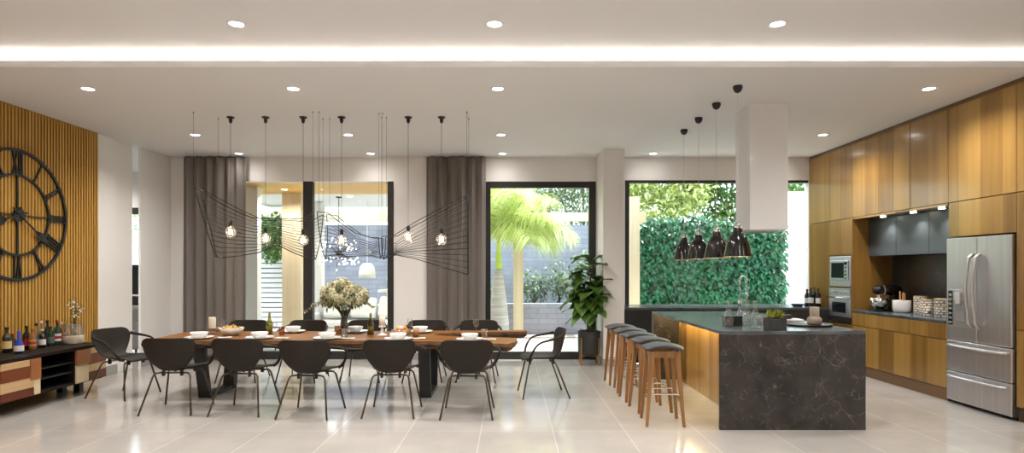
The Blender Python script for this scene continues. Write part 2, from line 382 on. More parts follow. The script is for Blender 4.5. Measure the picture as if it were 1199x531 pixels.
MB().box(-9.6, XL-.035, 11.22, 11.32, 2.50, 2.62).box(-9.6, -9.5, 11.22, 11.32, 0, 2.50).build('window_frame', M['frame'], r, org=(-9.6, 11.2, 0))
MB().box(-9.5, XL-.035, 11.26, 11.27, 0, 2.50).build('pane', M['glass'], r, org=(-9.6, 11.2, 0))

# slatted panel: backing and slats, one thing
n = int((8.06-2.2)/.047); mb = MB()
for i in range(n):
    y = 8.06-.035-i*.047
    mb.box(XL-.02, XL+.012, y, y+.028, .0, ZL if y > DL-.04 else ZU)
sp = empty('slatted_wall_panel', (XL-.03, 5.0, 0), 'tall golden oak slatted wall panel behind the clock', 'wall panel')
mb.build('slats', M['slat'], sp, org=sp.location)
MB().box(XL-.03, XL-.02, 2.2, 8.06, 0, ZL).build('backing', M['slat_dark'], sp, org=sp.location)

# led strip in the cove
st = MB().box(XL+.02, XRW-.02, DL+.10, DL+.13, ZL+.0565, ZL+.064).build('led_strip', emit('cove_glow', (1., .95, .87), 13.), None, org=(0, DL+.1, ZL+.0565))
tag(st, 'continuous warm white LED strip in the ceiling cove', 'light strip')

# ceiling downlights
dl_src = None
def downlight(x, y, z, label, k=1.):
    global dl_src
    if dl_src is None:
        r = empty('ceiling_downlight', (x, y, z), label, 'ceiling light', 'recessed ceiling downlights')
        MB().shell([(.052, -.0005), (.058, -.006), (.074, -.006), (.078, 0)], 28).build('trim_ring', M['whitematt'], r, smooth=True)
        MB().lathe([(.0, -.002), (.053, -.002)], 28).build('lens', M['lamp'], r)
        dl_src = r
    else: r = dup(dl_src, (x, y, z), label)
    l = bpy.data.lights.new('downlight_lamp', 'SPOT'); l.energy = LAMP_W*k; l.spot_size = radians(150); l.spot_blend = .9; l.shadow_soft_size = .05; l.color = (1., .955, .91)
    lo = bpy.data.objects.new('downlight_lamp', l); C.objects.link(lo); lo.location = (x, y, z-.015)
LAMP_W = 62.
cols = [(-4.275, 'clock end'), (-2.2, ''), (-.13, '')]
rowname = {4.83: 'before the light cove', 6.09: 'just past the light cove', 8.16: 'above the table row', 9.46: 'along the window wall'}
for y in (6.09, 8.16, 9.46):
    for x, nm in ((-4.275, 'first'), (-2.2, 'second'), (-.13, 'third'), (4.23, 'last')):
        downlight(x, y, ZL, f'{nm} round white downlight from the clock wall, {rowname[y]}', .08 if y > 9 else 1.)
downlight(1.95+.29, 9.46, ZL, 'round white downlight between column and range hood near the kitchen window', .05)
for x, nm in ((-2.2, 'first'), (-.13, 'middle'), (2.14, 'last')):
    downlight(x, 4.83, ZU, f'{nm} round white downlight from the clock wall, {rowname[4.83]}')
for y in (2.6, .2):                    # the same rows go on behind the camera
    for x in (-4.275, -2.2, -.13, 2.14, 4.23):
        downlight(x, y, ZU, 'round white downlight in the higher ceiling behind the viewpoint')
downlight(-7.0, 8.2, ZL, 'unseen round downlight added to light the side room', 1.8); downlight(-7.4, 10.4, ZL, 'unseen round downlight added deep in the side room')  # unseen lamps added to brighten the wall strip by the gap

# ------------------------------------------------------------------ curtains
def curtain(x0, x1, y, label, rz=0.):
    k = int((x1-x0)/.012); rows = []
    for z, a in ((.015, 1.), (.6, 1.05), (1.6, 1.), (2.6, .95), (3.1, .9), (ZL-.004, .8)):
        row = []
        for i in range(k+1):
            x = x0+(x1-x0)*i/k
            ph = 2*pi*(x-x0)/.155+.9*sin(3.1*x)+.25*sin(z*1.3+x*4)
            row.append((x+.012*sin(2*ph), y+a*(.050*sin(ph)+.018*sin(ph*.47+1.)), z))
        rows.append(row)
    o = MB().grid(rows).build('curtain', M['curtain'], None, org=((x0+x1)/2, y, 0), smooth=True, solid=.004, sub=1)
    return tag(o, label, 'curtain', 'floor length taupe curtains')
curtain(-5.29, -4.26, 9.67, 'floor length taupe curtain beside the white pier at the clock end')
curtain(-1.37, -.41, 9.67, 'floor length taupe curtain beside the black framed glass door')

# ------------------------------------------------------------------ clock
ck = empty('wall_clock', (XL+.014, 6.72, 2.07), 'large black iron skeleton clock with Roman numerals on the slatted panel', 'clock')
def ring(R, hw, t, x0=0.0):
    n = 72; prof = [(R-hw, 0), (R+hw, 0), (R+hw, t), (R-hw, t)]
    vs = []; fs = []
    for i in range(n):
        a = 2*pi*i/n
        for rr, h in prof: vs.append((x0+h, rr*sin(a), rr*cos(a)))
    for i in range(n):
        for j in range(4): fs.append((i*4+j, i*4+(j+1) % 4, ((i+1) % n)*4+(j+1) % 4, ((i+1) % n)*4+j))
    return vs, fs
MB().add(*ring(.725, .016, .022)).build('outer_ring', M['black'], ck)
MB().add(*ring(.450, .012, .022)).build('inner_ring', M['black'], ck)
def bar2(mb, p, q, w, x0=.002, x1=.018):     # a flat bar in the clock plane from p to q (y, z)
    p, q = Vector(p), Vector(q); d = (q-p).normalized(); s = Vector((-d.y, d.x))*w/2
    c = [p-s, q-s, q+s, p+s]
    mb.hexa([(x0, a.x, a.y) for a in c], [(x1, a.x, a.y) for a in c])
NUM = ['XII', 'I', 'II', 'III', 'IIII', 'V', 'VI', 'VII', 'VIII', 'IX', 'X', 'XI']
for k, s in enumerate(NUM):
    a = 2*pi*k/12; er = Vector((sin(a), cos(a))); et = Vector((cos(a), -sin(a)))
    wid = {'I': .034, 'V': .085, 'X': .085}; tot = sum(wid[c] for c in s); u = -tot/2; mb = MB()
    P = lambda uu, rr: er*rr+et*uu
    for c in s:
        w = wid[c]; m_ = u+w/2
        if c == 'I': bar2(mb, P(m_, .455), P(m_, .715), .017)
        if c == 'V': bar2(mb, P(m_-.03, .715), P(m_, .455), .02); bar2(mb, P(m_+.03, .715), P(m_, .455), .009)
        if c == 'X': bar2(mb, P(m_-.03, .715), P(m_+.03, .455), .02); bar2(mb, P(m_+.03, .715), P(m_-.03, .455), .009)
        u += w
    bar2(mb, P(-tot/2, .69), P(tot/2, .69), .008); bar2(mb, P(-tot/2, .48), P(tot/2, .48), .008)
    mb.build('numeral', M['black'], ck)
for a in (0, pi/2, pi, 3*pi/2):
    mb = MB(); bar2(mb, (0, 0), (sin(a)*.45, cos(a)*.45), .022 if a in (0, pi) else .013); mb.build('spoke', M['black'], ck)
mb = MB(); bar2(mb, (-.055, -.055), (.055, .055), .10, .02, .034); bar2(mb, (-.055, .055), (.055, -.055), .05, .02, .036)
mb.build('hub', M['black'], ck)
def hand(a, ln, w, name):
    e = Vector((sin(a), cos(a))); t = Vector((e.y, -e.x)); mb = MB()
    bar2(mb, e*-.12, e*(ln*.6), w*.45, .036, .044)
    q = [e*(ln*.45), e*(ln*.62)+t*w*1.3, e*(ln*.8)+t*w*.5, e*ln, e*(ln*.8)-t*w*.5, e*(ln*.62)-t*w*1.3]
    n = len(q); mb.add([(.036, p.x, p.y) for p in q]+[(.044, p.x, p.y) for p in q], [tuple(range(n)), tuple(range(2*n-1, n-1, -1))]+[(i, (i+1) % n, n+(i+1) % n, n+i) for i in range(n)])
    mb.build(name, M['black'], ck)
hand(radians(127), .60, .038, 'minute_hand'); hand(radians(252), .40, .042, 'hour_hand')

# ------------------------------------------------------------------ sideboard with bottles
SX, SZ = -4.95, .576
sb = empty('sideboard', (-5.22, 6.6, 0), 'low dark sideboard with patchwork wood doors under the clock', 'sideboard')
o = sb.location
ya, yb = 5.80, 7.32
body = MB()
body.box(-5.48, SX+.02, ya-.02, yb+.01, SZ-.035, SZ)                # top
body.box(-5.48, SX, 5.82, 7.30, .15, .18)                             # floor
body.box(-5.48, -5.46, 5.82, 7.30, .18, SZ-.035)                      # back
for y in (5.82, 6.30, 6.825, 7.27): body.box(-5.46, SX, y, y+.022, .18, SZ-.035)
body.build('body', mat('ebonised_oak', (.010, .006, .005), .55, spec=.2), sb, org=o, bevel=.003)
for z in (.29, .40): MB().box(-5.46, SX-.02, 6.322, 6.825, z, z+.014).build('shelf', M['black'], sb, org=o)
for y in (5.95, 7.16):
    for x in (-5.40, -5.20): MB().box(x, x+.07, y, y+.07, 0, .15).build('foot', M['black'], sb, org=o)
PW = [wood('door_maple', (.52, .33, .15), (.62, .42, .22), .4, 'Y'), wood('door_padauk', (.15, .035, .012), (.22, .06, .02), .4, 'Y'),
      wood('door_cherry', (.30, .105, .03), (.38, .15, .05), .4, 'Y'), wood('door_ash', (.62, .46, .26), (.72, .58, .38), .4, 'Y'), wood('door_rosewood', (.10, .022, .010), (.16, .04, .016), .4, 'Y')]
def patch_door(y0, y1, flip):
    d = bpy.data.objects.new('door', None); C.objects.link(d); d.parent = sb
    z0, z1 = .16, SZ-.04; w = y1-y0; h = z1-z0
    f = (lambda t: y0+w*t) if not flip else (lambda t: y1-w*t)
    cells = [(0, .72, .82, 1, 0), (0, .72, .50, .82, 1), (.72, 1, .42, 1, 2), (0, .82, .22, .50, 0), (.82, 1, 0, .42, 3), (0, .82, 0, .22, 4)] if not flip else \
            [(0, .40, 0, .55, 3), (0, .45, .55, 1, 2), (.45, 1, .83, 1, 0), (.45, 1, .52, .83, 1), (.40, 1, .27, .52, 0), (.40, 1, 0, .27, 4)]
    if flip: f = lambda t: y0+w*t
    for a, b, c, e, k in cells:
        MB().box(SX, SX+.02+.004*(k % 3), f(a)+.001, f(b)-.001, z0+h*c+.001, z0+h*e-.001).build('inlay', PW[k], d, org=o, bevel=.002)
patch_door(5.82, 6.315, False); patch_door(6.84, 7.335, True)

def bottle(px, by, h, r, label, glass, lab=None, cap=None, shape='std', neck=None, X=-5.36, disc=None):
    d = F*abs(X)/(CX-px); loc = (X, d, SZ)
    b = empty('liquor_bottle', loc, label, 'bottle', 'bottles on the sideboard', rz=rnd(-.3, .3))
    if shape == 'std': prof = [(0, 0), (r*.96, 0), (r, .01), (r, h*.58), (r*.85, h*.66), (r*.36, h*.76), (r*.32, h*.93), (r*.40, h*.94), (r*.40, h*.955), (0, h*.955)]
    elif shape == 'slim': prof = [(0, 0), (r, 0), (r, h*.52), (r*.7, h*.64), (r*.35, h*.74), (r*.33, h*.95), (0, h*.95)]
    else: prof = [(0, 0), (r*.7, 0), (r, h*.16), (r*1.02, h*.3), (r*.8, h*.46), (r*.35, h*.56), (r*.33, h*.94), (0, h*.94)]
    MB().lathe(prof, 20).build('glass_body', glass, b, smooth=True)
    if cap: MB().lathe([(0, h*.90), (r*.46, h*.90), (r*.46, h), (0, h)], 16).build('cap', cap, b)
    if lab:
        z0, z1 = (.16, .46) if shape != 'round' else (.1, .34)
        MB().shell([(r*1.025, h*z0), (r*1.025, h*z1)], 20).build('paper_label', lab, b)
        if disc: MB().shell([(r*1.04, h*(z0+.10)), (r*1.04, h*(z0+.2))], 20).build('label_band', disc, b)
    return b
def flat(n, c, r=.5): return mat(n, srgb(*c), r)
g_dark, g_brown, g_green = M['darkbottle'], mat('brown_glass', (.06, .022, .006), .08, coat=.4), mat('green_glass', (.012, .035, .016), .08, coat=.4)
g_blue, g_amber = mat('blue_glass', (.01, .05, .35), .08, coat=.4), mat('amber_spirit', (.26, .10, .02), .08, coat=.4)
lc, lr, lw, lgrey = flat('label_cream', (212, 190, 130)), flat('label_red', (170, 30, 35)), flat('label_white', (225, 220, 215)), flat('label_grey', (90, 95, 90))
cr, co, cb_, cw = flat('cap_red', (165, 25, 25)), flat('cap_orange', (215, 130, 40)), flat('cap_black', (15, 14, 14)), flat('cap_white', (225, 225, 225))
bottle(8, 0, .27, .042, 'dark bottle with cream label, at the near end of the sideboard', g_dark, lc, cb_)
bottle(14.7, 0, .19, .032, 'small dark bottle with a red cap behind the blue bottle', g_brown, None, cr, X=-5.40)
bottle(22, 0, .25, .044, 'rounded bright blue bottle with white round label', g_blue, lw, None, 'round', X=-5.18)
bottle(31, 0, .26, .036, 'dark bottle with a red paper label', g_dark, lr, cb_)
bottle(38, 0, .25, .034, 'amber bottle with an orange cap and tan label', g_amber, flat('label_tan', (180, 140, 95)), co, disc=lr, X=-5.26)
bottle(42.5, 0, .27, .034, 'clear bottle with black cap beside the orange capped bottle', M['clear'], flat('label_blue', (90, 110, 150)), cb_, X=-5.42)
bottle(49.5, 0, .21, .034, 'dark short bottle with white label and white cap', g_dark, lw, cw, X=-5.30)
bottle(48, 0, .29, .030, 'tall clear slim bottle behind the white capped bottle', M['clear'], None, cw, 'slim', X=-5.44)
bottle(55.5, 0, .29, .036, 'tall dark bottle without label, mid sideboard', g_dark, None, cb_, X=-5.43)
bottle(59.5, 0, .24, .036, 'dark green bottle with grey label', g_green, lgrey, None, X=-5.30)
bottle(67, 0, .29, .040, 'green bottle with red cap and red banded white label', g_green, lw, cr, disc=lr, X=-5.33)
bottle(71.5, 0, .25, .028, 'slim pinkish clear bottle beside the glass planter', M['pink'], None, cw, 'slim', X=-5.42)
pl = empty('glass_planter', (-5.24, F*5.24/(CX-85.5), SZ), 'cream bowl planter with clear glass cylinder and flowering stems on sideboard', 'planter')
MB().lathe([(0, 0), (.10, 0), (.108, .01), (.108, .095), (.10, .10), (.10, .085), (0, .08)], 28).build('bowl', M['cream'], pl, smooth=True, bevel=.002)
MB().shell([(.095, .085), (.095, .24), (.098, .24), (.098, .085)], 28).build('glass_cylinder', M['clear'], pl, smooth=True)
M['leaf_mid'] = leafy('small_leaves', (.03, .075, .02), (.09, .16, .05))
stem, lv, fl = MB(), MB(), MB()
for i in range(5):
    a = rnd(0, 6.28); tip = (rnd(-.06, .08), rnd(-.05, .09), rnd(.36, .56))
    pts = bez((.02*cos(a), .02*sin(a), .08), (tip[0]*.2, tip[1]*.2, .3), tip, 8); stem.tube(pts, .003, 5)
    for p in pts[2:]:
        for q in range(3):
            b = rnd(0, 6.28); lv.leaf(p, (cos(b), sin(b), rnd(.1, .7)), (0, 0, 1), rnd(.03, .055), .02)
    for q in range(6): fl.sphere((tip[0]+rnd(-.03, .03), tip[1]+rnd(-.03, .03), tip[2]+rnd(-.1, .01)), .009, 6)
stem.build('stems', M['leaf_mid'], pl, smooth=True); lv.build('foliage', M['leaf_mid'], pl, weld=False); fl.build('blossom', M['whitematt'], pl, smooth=True)
# ================================================================== dining table
TZ = .68
tb = empty('dining_table', (-1.9, 7.1, 0), 'long live edge walnut slab dining table with a forked end on black legs', 'table')
o = tb.location
out = [(-4.03, 6.57), (-3.7, 6.60), (-3.3, 6.57), (-2.9, 6.62), (-2.5, 6.60), (-2.1, 6.63), (-1.7, 6.60), (-1.35, 6.58), (-1.05, 6.56), (-.75, 6.50), (-.45, 6.42), (-.2, 6.34), (-.02, 6.30), (.03, 6.45), (.06, 6.62), (.07, 6.86),
       (-.12, 6.93), (-.35, 6.96), (-.55, 7.00), (-.72, 7.06), (-.86, 7.14), (-.93, 7.24), (-.86, 7.34), (-.70, 7.43), (-.45, 7.50), (-.15, 7.55), (.13, 7.58), (.20, 7.62), (.20, 7.72), (.14, 7.77),
       (-.4, 7.73), (-1.0, 7.68), (-1.6, 7.62), (-2.2, 7.60), (-2.8, 7.63), (-3.4, 7.58), (-4.06, 7.56)]
def offset(poly, k):      # shrinks an outline towards its inside
    n = len(poly); r = []
    for i in range(n):
        a, b, c = Vector(poly[i-1]), Vector(poly[i]), Vector(poly[(i+1) % n])
        t = ((b-a).normalized()+(c-b).normalized()).normalized(); nn = Vector((-t.y, t.x))
        r.append(tuple(b+nn*k*rnd(.6, 1.3)))
    return r
def dense(poly, s=.09):
    r = []
    for i in range(len(poly)):
        a, b = Vector(poly[i]), Vector(poly[(i+1) % len(poly)]); k = max(1, int((b-a).length/s))
        for j in range(k):
            p = a.lerp(b, j/k); straight = abs(a.x-b.x) < .05 and a.x < -3.9
            r.append(tuple(p) if straight else (p.x+rnd(-.006, .006), p.y+rnd(-.008, .008)))
    return r
dn = dense(out); n = len(dn)
top = MB(); top.prism(dn, TZ-.012, TZ); top.build('tabletop', M['table'], tb, org=o, weld=False)
ed = MB()
lay = [(dn, TZ-.012), (offset(dn, -.008), TZ-.035), (offset(dn, .012), TZ-.062), (offset(dn, .05), TZ-.088)]
vs = [(x, y, z) for pl_, z in lay for x, y in pl_]
ed.add(vs, [(i*n+j, i*n+(j+1) % n, (i+1)*n+(j+1) % n, (i+1)*n+j) for i in range(3) for j in range(n)]+[tuple(3*n+j for j in range(n-1, -1, -1))])
ed.build('live_edge', M['table_edge'], tb, org=o, smooth=False)
for x in (-3.48, -.97):
    mb = MB(); w = .065; z1 = TZ-.075; t = .055
    P = [(6.70, z1), (6.84, 0), (7.46, 0), (7.56, z1)]
    mb.hexa([(x-w, 6.70, z1), (x+w, 6.70, z1), (x+w, 6.70+t, z1), (x-w, 6.70+t, z1)], [(x-w, 6.84, 0), (x+w, 6.84, 0), (x+w, 6.84+t, 0), (x-w, 6.84+t, 0)])
    mb.hexa([(x-w, 7.56, z1), (x+w, 7.56, z1), (x+w, 7.56-t, z1), (x-w, 7.56-t, z1)], [(x-w, 7.46, 0), (x+w, 7.46, 0), (x+w, 7.46-t, 0), (x-w, 7.46-t, 0)])
    mb.box(x-w, x+w, 6.84, 7.46, 0, .04); mb.box(x-w, x+w, 6.70, 7.56, z1-.03, z1+.005)
    mb.build('leg', M['black'], tb, org=o, bevel=.003)

# ------------------------------------------------------------------ chairs
def make_chair(loc, rz, label):
    r = empty('dining_chair', loc, label, 'chair', 'dining chairs', rz)
    prof = [(.245, .418, .165, 0, 0), (.235, .438, .20, 0, .004), (.18, .445, .225, 0, .012), (.08, .440, .235, 0, .022), (-.03, .428, .215, 0, .032), (-.11, .424, .175, .01, .035), (-.165, .436, .148, .03, .03), (-.20, .47, .160, .04, .012),
            (-.222, .52, .198, .05, 0), (-.240, .58, .235, .055, 0), (-.254, .64, .258, .065, 0), (-.264, .695, .266, .065, 0), (-.272, .735, .258, .06, 0), (-.276, .760, .238, .05, 0), (-.279, .774, .195, .035, 0)]
    rows = []
    for y, z, hw, fw, up in prof:
        row = []
        for j in range(13):
            u = -1+2*j/12
            row.append((u*hw, y+fw*u*u*1.1, z+up*abs(u)**3*1.2))
        rows.append(row)
    MB().grid(rows).build('seat_shell', M['chair'], r, smooth=True, solid=.012, sub=1)
    for s in (-1, 1):
        pts = [Vector(p) for p in [(s*.252, -.185, .70), (s*.285, -.13, .685), (s*.312, -.03, .665), (s*.32, .06, .64), (s*.312, .115, .59), (s*.285, .15, .52), (s*.245, .165, .465), (s*.215, .15, .447)]]
        q = []
        for i in range(len(pts)-1):
            p0, p1, p2, p3 = pts[max(i-1, 0)], pts[i], pts[i+1], pts[min(i+2, len(pts)-1)]
            for k in range(4):
                t = k/4; q.append(.5*((2*p1)+(p2-p0)*t+(2*p0-5*p1+4*p2-p3)*t*t+(3*p1-p0-3*p2+p3)*t**3))
        q.append(pts[-1]); R = [.020-.008*sin(pi*i/(len(q)-1)) for i in range(len(q))]
        MB().tube(q, R, 8).build('armrest', M['chair'], r, smooth=True)
    for sy, fy, iy in ((-1, -.285, -.12), (1, .25, .15)):
        for s in (-1, 1):
            pts = [(0, iy, .405), (s*.13, iy, .405), (s*.165, iy+sy*.01, .40), (s*.182, iy+sy*.022, .375), (s*.255, fy, 0)]
            MB().tube(pts, .0095, 8).build('leg', M['bronze'], r, smooth=True)
    for x, y in ((-.09, -.12), (.09, -.12), (-.1, .15), (.1, .15)): MB().box(x-.012, x+.012, y-.014, y+.014, .375, .428).build('bracket', M['black'], r)
    return r
ord_ = ['first', 'second', 'third', 'fourth', 'fifth']
near = [(-3.46, 6.27, .06), (-2.73, 6.22, -.03), (-2.01, 6.10, -.06), (-1.20, 6.15, 0), (-.43, 6.09, .0)]
ch = make_chair((*near[0][:2], 0), near[0][2], 'first brown shell chair from the clock wall, on the camera side of the table')
for i in range(1, 5):
    dup(ch, (*near[i][:2], 0), f'{ord_[i]} brown shell chair from the clock wall, on the camera side of the table', near[i][2])
for i, (x, rz) in enumerate(((-3.55, .05), (-2.76, -.04), (-1.95, .03), (-1.14, .0), (-.44, -.05))):
    dup(ch, (x, 7.98, 0), f'{ord_[i]} brown shell chair from the clock wall, on the window side of the table', pi+rz)
dup(ch, (-4.47, 6.98, 0), 'brown shell armchair at the table head by the sideboard', -pi/2-.22)
dup(ch, (.36, 7.02, 0), 'brown shell armchair at the forked table end, seen side on', pi/2+.10)

# ------------------------------------------------------------------ table settings
def on(px, py): d = F*(H-TZ)/(py-CY); return ((px-CX)*d/F, d, TZ)
M['pattern'] = mat('patterned_linen', (.62, .58, .52), .8, noise=.5, nscale=45)
def make_setting():
    pl = empty('dinner_plate', (0, 0, 0), '', 'plate', 'dinner plates')
    MB().lathe([(0, .004), (.07, .002), (.08, 0), (.150, .018), (.154, .023), (.147, .023), (.085, .008), (0, .008)], 36).build('plate', M['white'], pl, smooth=True)
    bw = empty('soup_bowl', (0, 0, 0), '', 'bowl', 'white soup bowls')
    MB().lathe([(0, .004), (.055, .002), (.06, 0), (.083, .030), (.095, .062), (.091, .064), (.077, .032), (.055, .012), (0, .010)], 32).build('bowl', M['white'], bw, smooth=True)
    np_ = MB(); rows = []
    for i in range(9):
        rows.append([(-.085+.17*i/8+.004*sin(j*2), -.05+.1*j/6+.004*sin(i*1.7), .004+.003*sin(i*1.3+j)+.003) for j in range(7)])
    nk = np_.grid(rows).build('napkin', M['pattern'], None, smooth=True, solid=.004)
    return pl, bw, nk
near_set = [(233, 397, 'first'), (304, 397, 'second'), (383, 397.5, 'third'), (466, 398.5, 'fourth'), (550, 399, 'fifth')]
far_set = [(343, 389.6, 'second'), (416, 389.6, 'third'), (492, 389.8, 'fourth')]
ps, bs, ns = make_setting()
first = True
for rowlab, items in (('camera side', near_set), ('window side', far_set)):
    for px, py, nm in items:
        x, y, z = on(px, py); la = f'before the {nm} chair from the clock wall, {rowlab}'
        if first: a, b = ps, bs; a.location = (x, y, z); b.location = (x, y, z+.0105)
        else: a = dup(ps, (x, y, z), ''); b = dup(bs, (x, y, z+.0105), '')
        tag(a, 'white dinner plate '+la); tag(b, 'white bowl '+la)
        first = False
nap = [(262, 396.3), (330, 396.8), (407, 397.4), (489, 397.3), (572, 398.3)]
for i, (px, py) in enumerate(nap):
    x, y, z = on(px, py); q = ns if i == 0 else ns.copy()
    if i: C.objects.link(q)
    q.location = (x, y, z+.001); q.rotation_euler = (0, 0, rnd(-.2, .2))
    tag(q, f'patterned linen napkin beside the {ord_[i]} bowl from the clock wall, camera side', 'napkin', 'patterned napkins')
def tumbler(px, py, h, r, m, label):
    g = empty('tumbler', on(px, py), label, 'glass')
    MB().lathe([(0, .004), (r*.85, .004), (r, h), (r*.94, h), (r*.80, .012), (0, .012)], 24).build('tumbler', m, g, smooth=True)
def wineglass(px, py, h, label):
    g = empty('wine_glass', on(px, py), label, 'glass', 'wine glasses'); k = h/.2
    MB().shell([(.004*k, .085*k), (.028*k, .10*k), (.038*k, .13*k), (.036*k, .165*k), (.030*k, .2*k)], 24).build('goblet', M['clear'], g, smooth=True)
    MB().lathe([(0, 0), (.034*k, .001), (.005*k, .008*k), (.0035*k, .04*k), (.004*k, .088*k), (0, .088*k)], 20).build('stem', M['clear'], g, smooth=True)
tumbler(330, 393.5, .105, .036, M['pink'], 'amber tinted tumbler beside the second napkin')
tumbler(395, 393, .11, .036, M['pink'], 'amber tinted tumbler just before the flower vase')
tumbler(403.5, 396.5, .11, .034, M['clear'], 'clear tumbler before the flower vase')
tumbler(487, 394.6, .105, .036, mat('wood_tumbler', (.42, .22, .09), .4), 'tan tumbler beside the fourth napkin')
tumbler(567, 396.5, .105, .036, M['clear'], 'clear tumbler near the forked end of the table')
wineglass(557.5, 391.5, .19, 'clear wine glass near the forked end of the table')
wineglass(480, 391.2, .185, 'clear wine glass behind the fruit bowl')
wineglass(322, 391.6, .15, 'small wine glass beside the first green oil bottle')
def oilbottle(px, py, label):
    g = empty('oil_bottle', on(px, py), label, 'bottle')
    MB().lathe([(0, 0), (.036, 0), (.038, .01), (.038, .14), (.016, .19), (.013, .24), (.016, .245), (0, .245)], 22).build('glass_body', M['oil'], g, smooth=True)
    MB().lathe([(0, .003), (.034, .005), (.034, .10), (0, .10)], 18).build('oil', mat('olive_oil', (.34, .30, .05), .15), g, smooth=True)
    MB().lathe([(0, .24), (.011, .24), (.013, .262), (0, .262)], 12).build('stopper', M['brass'], g)
oilbottle(315.5, 392, 'green glass oil bottle between the first two far chairs')
oilbottle(434, 392.5, 'green glass oil bottle beside the white candlestick')
# candle on a glass and brass stand, carafe, bowls
c = empty('candle_stand', on(248.5, 391.5), 'thick cream candle on a brass rimmed glass stand near the chip bowl', 'candle')
MB().lathe([(0, 0), (.055, 0), (.058, .006), (.02, .016), (.018, .05), (.05, .062), (0, .062)], 24).build('glass_foot', M['clear'], c, smooth=True)
MB().lathe([(0, .062), (.064, .062), (.066, .074), (.060, .076), (0, .072)], 26).build('brass_dish', M['brass'], c, smooth=True)
MB().lathe([(0, .073), (.041, .073), (.041, .20), (.036, .204), (0, .200)], 24).build('candle', M['wax'], c, smooth=True, bevel=.002)
MB().cyl((0, 0, .198), (0, 0, .212), .0015, 6).build('wick', M['black'], c)
c = empty('candlestick', on(447.5, 393), 'white turned candlestick with a cream pillar candle', 'candle')
MB().lathe([(0, 0), (.058, 0), (.058, .008), (.02, .02), (.014, .04), (.024, .058), (.014, .076), (.018, .09), (.044, .10), (.044, .108), (0, .108)], 26).build('holder', M['white'], c, smooth=True)
MB().lathe([(0, .108), (.036, .108), (.036, .225), (.03, .229), (0, .226)], 24).build('candle', M['wax'], c, smooth=True)
MB().cyl((0, 0, .224), (0, 0, .238), .0015, 6).build('wick', M['black'], c)
c = empty('glass_jug', on(260.5, 389.8), 'clear rounded glass jug behind the cream candle', 'jug')
MB().shell([(.03, .002), (.044, .03), (.046, .08), (.03, .12), (.026, .16), (.032, .175)], 24).build('jug_body', M['clear'], c, smooth=True)
MB().tube(bez((.028, 0, .155), (.085, 0, .14), (.045, 0, .06), 8), .005, 6).build('handle', M['clear'], c, smooth=True)
b = empty('chip_bowl', tuple(Vector(on(271, 393.3))+Vector((0, 0, .003))), 'white wavy rimmed bowl heaped with yellow crisps', 'bowl')
rows = []
for r_, z_ in ((.0, .006), (.065, .003), (.075, 0), (.11, .04), (.135, .088)):
    rows.append([((r_*(1+.05*sin(8*a)*(z_ > .03)))*cos(a), (r_*(1+.05*sin(8*a)*(z_ > .03)))*sin(a), z_+(.005*sin(8*a) if z_ > .05 else 0)) for a in [2*pi*j/48 for j in range(49)]])
MB().grid(rows).build('bowl', M['white'], b, smooth=True, solid=.004)
mb = MB()
for i in range(150):
    a, q = rnd(0, 6.28), sqrt(rnd(0, 1))*.118; h = .066+.05*(1-(q/.12)**2)*rnd(.6, 1.05)
    d = Vector((rnd(-1, 1), rnd(-1, 1), rnd(-.5, .5))); mb.leaf((q*cos(a), q*sin(a), h), d, (rnd(-.5, .5), rnd(-.5, .5), 1), .036, .030, .3)
k = mb.build('crisps', leafy('crisp_yellow', (.62, .36, .07), (.80, .56, .18), .6, 0), b, weld=False); tag(k, 'heap of yellow potato crisps', kind='stuff')
b = empty('fruit_bowl', on(470, 393.2), 'clear glass bowl of pink and orange fruit', 'bowl')
MB().shell([(.0, .004), (.06, .003), (.09, .02), (.115, .05), (.12, .075)], 32).build('bowl', M['clear'], b, smooth=True, solid=.004)
fc = [mat('fruit_orange', (.75, .30, .05), .5), mat('fruit_pink', (.62, .16, .22), .45), mat('fruit_yellow', (.80, .55, .16), .5), mat('fruit_pale', (.82, .62, .50), .5)]
fx, fy, fz = b.location
k = 0
for q, z_, nn in ((.058, .043, 7), (.0, .047, 1), (.034, .089, 4)):
    for i in range(nn):
        a = 2*pi*i/nn+.3*q*10; f_ = empty('fruit', (fx+q*cos(a), fy+q*sin(a), fz+z_), ['orange', 'pink', 'yellow', 'pale peach'][k % 4]+' round fruit in the glass bowl on the table', 'fruit', 'fruit in the glass bowl')
        MB().lathe([(0, -.028), (.012, -.0275), (.025, -.015), (.030, 0), (.025, .017), (.011, .026), (.003, .024), (0, .0225)], 14).build('flesh', fc[k % 4], f_, smooth=True)
        MB().cyl((0, 0, .0225), (.002, 0, .031), .0015, 6).build('stalk', M['oak_edge'], f_)
        k += 1
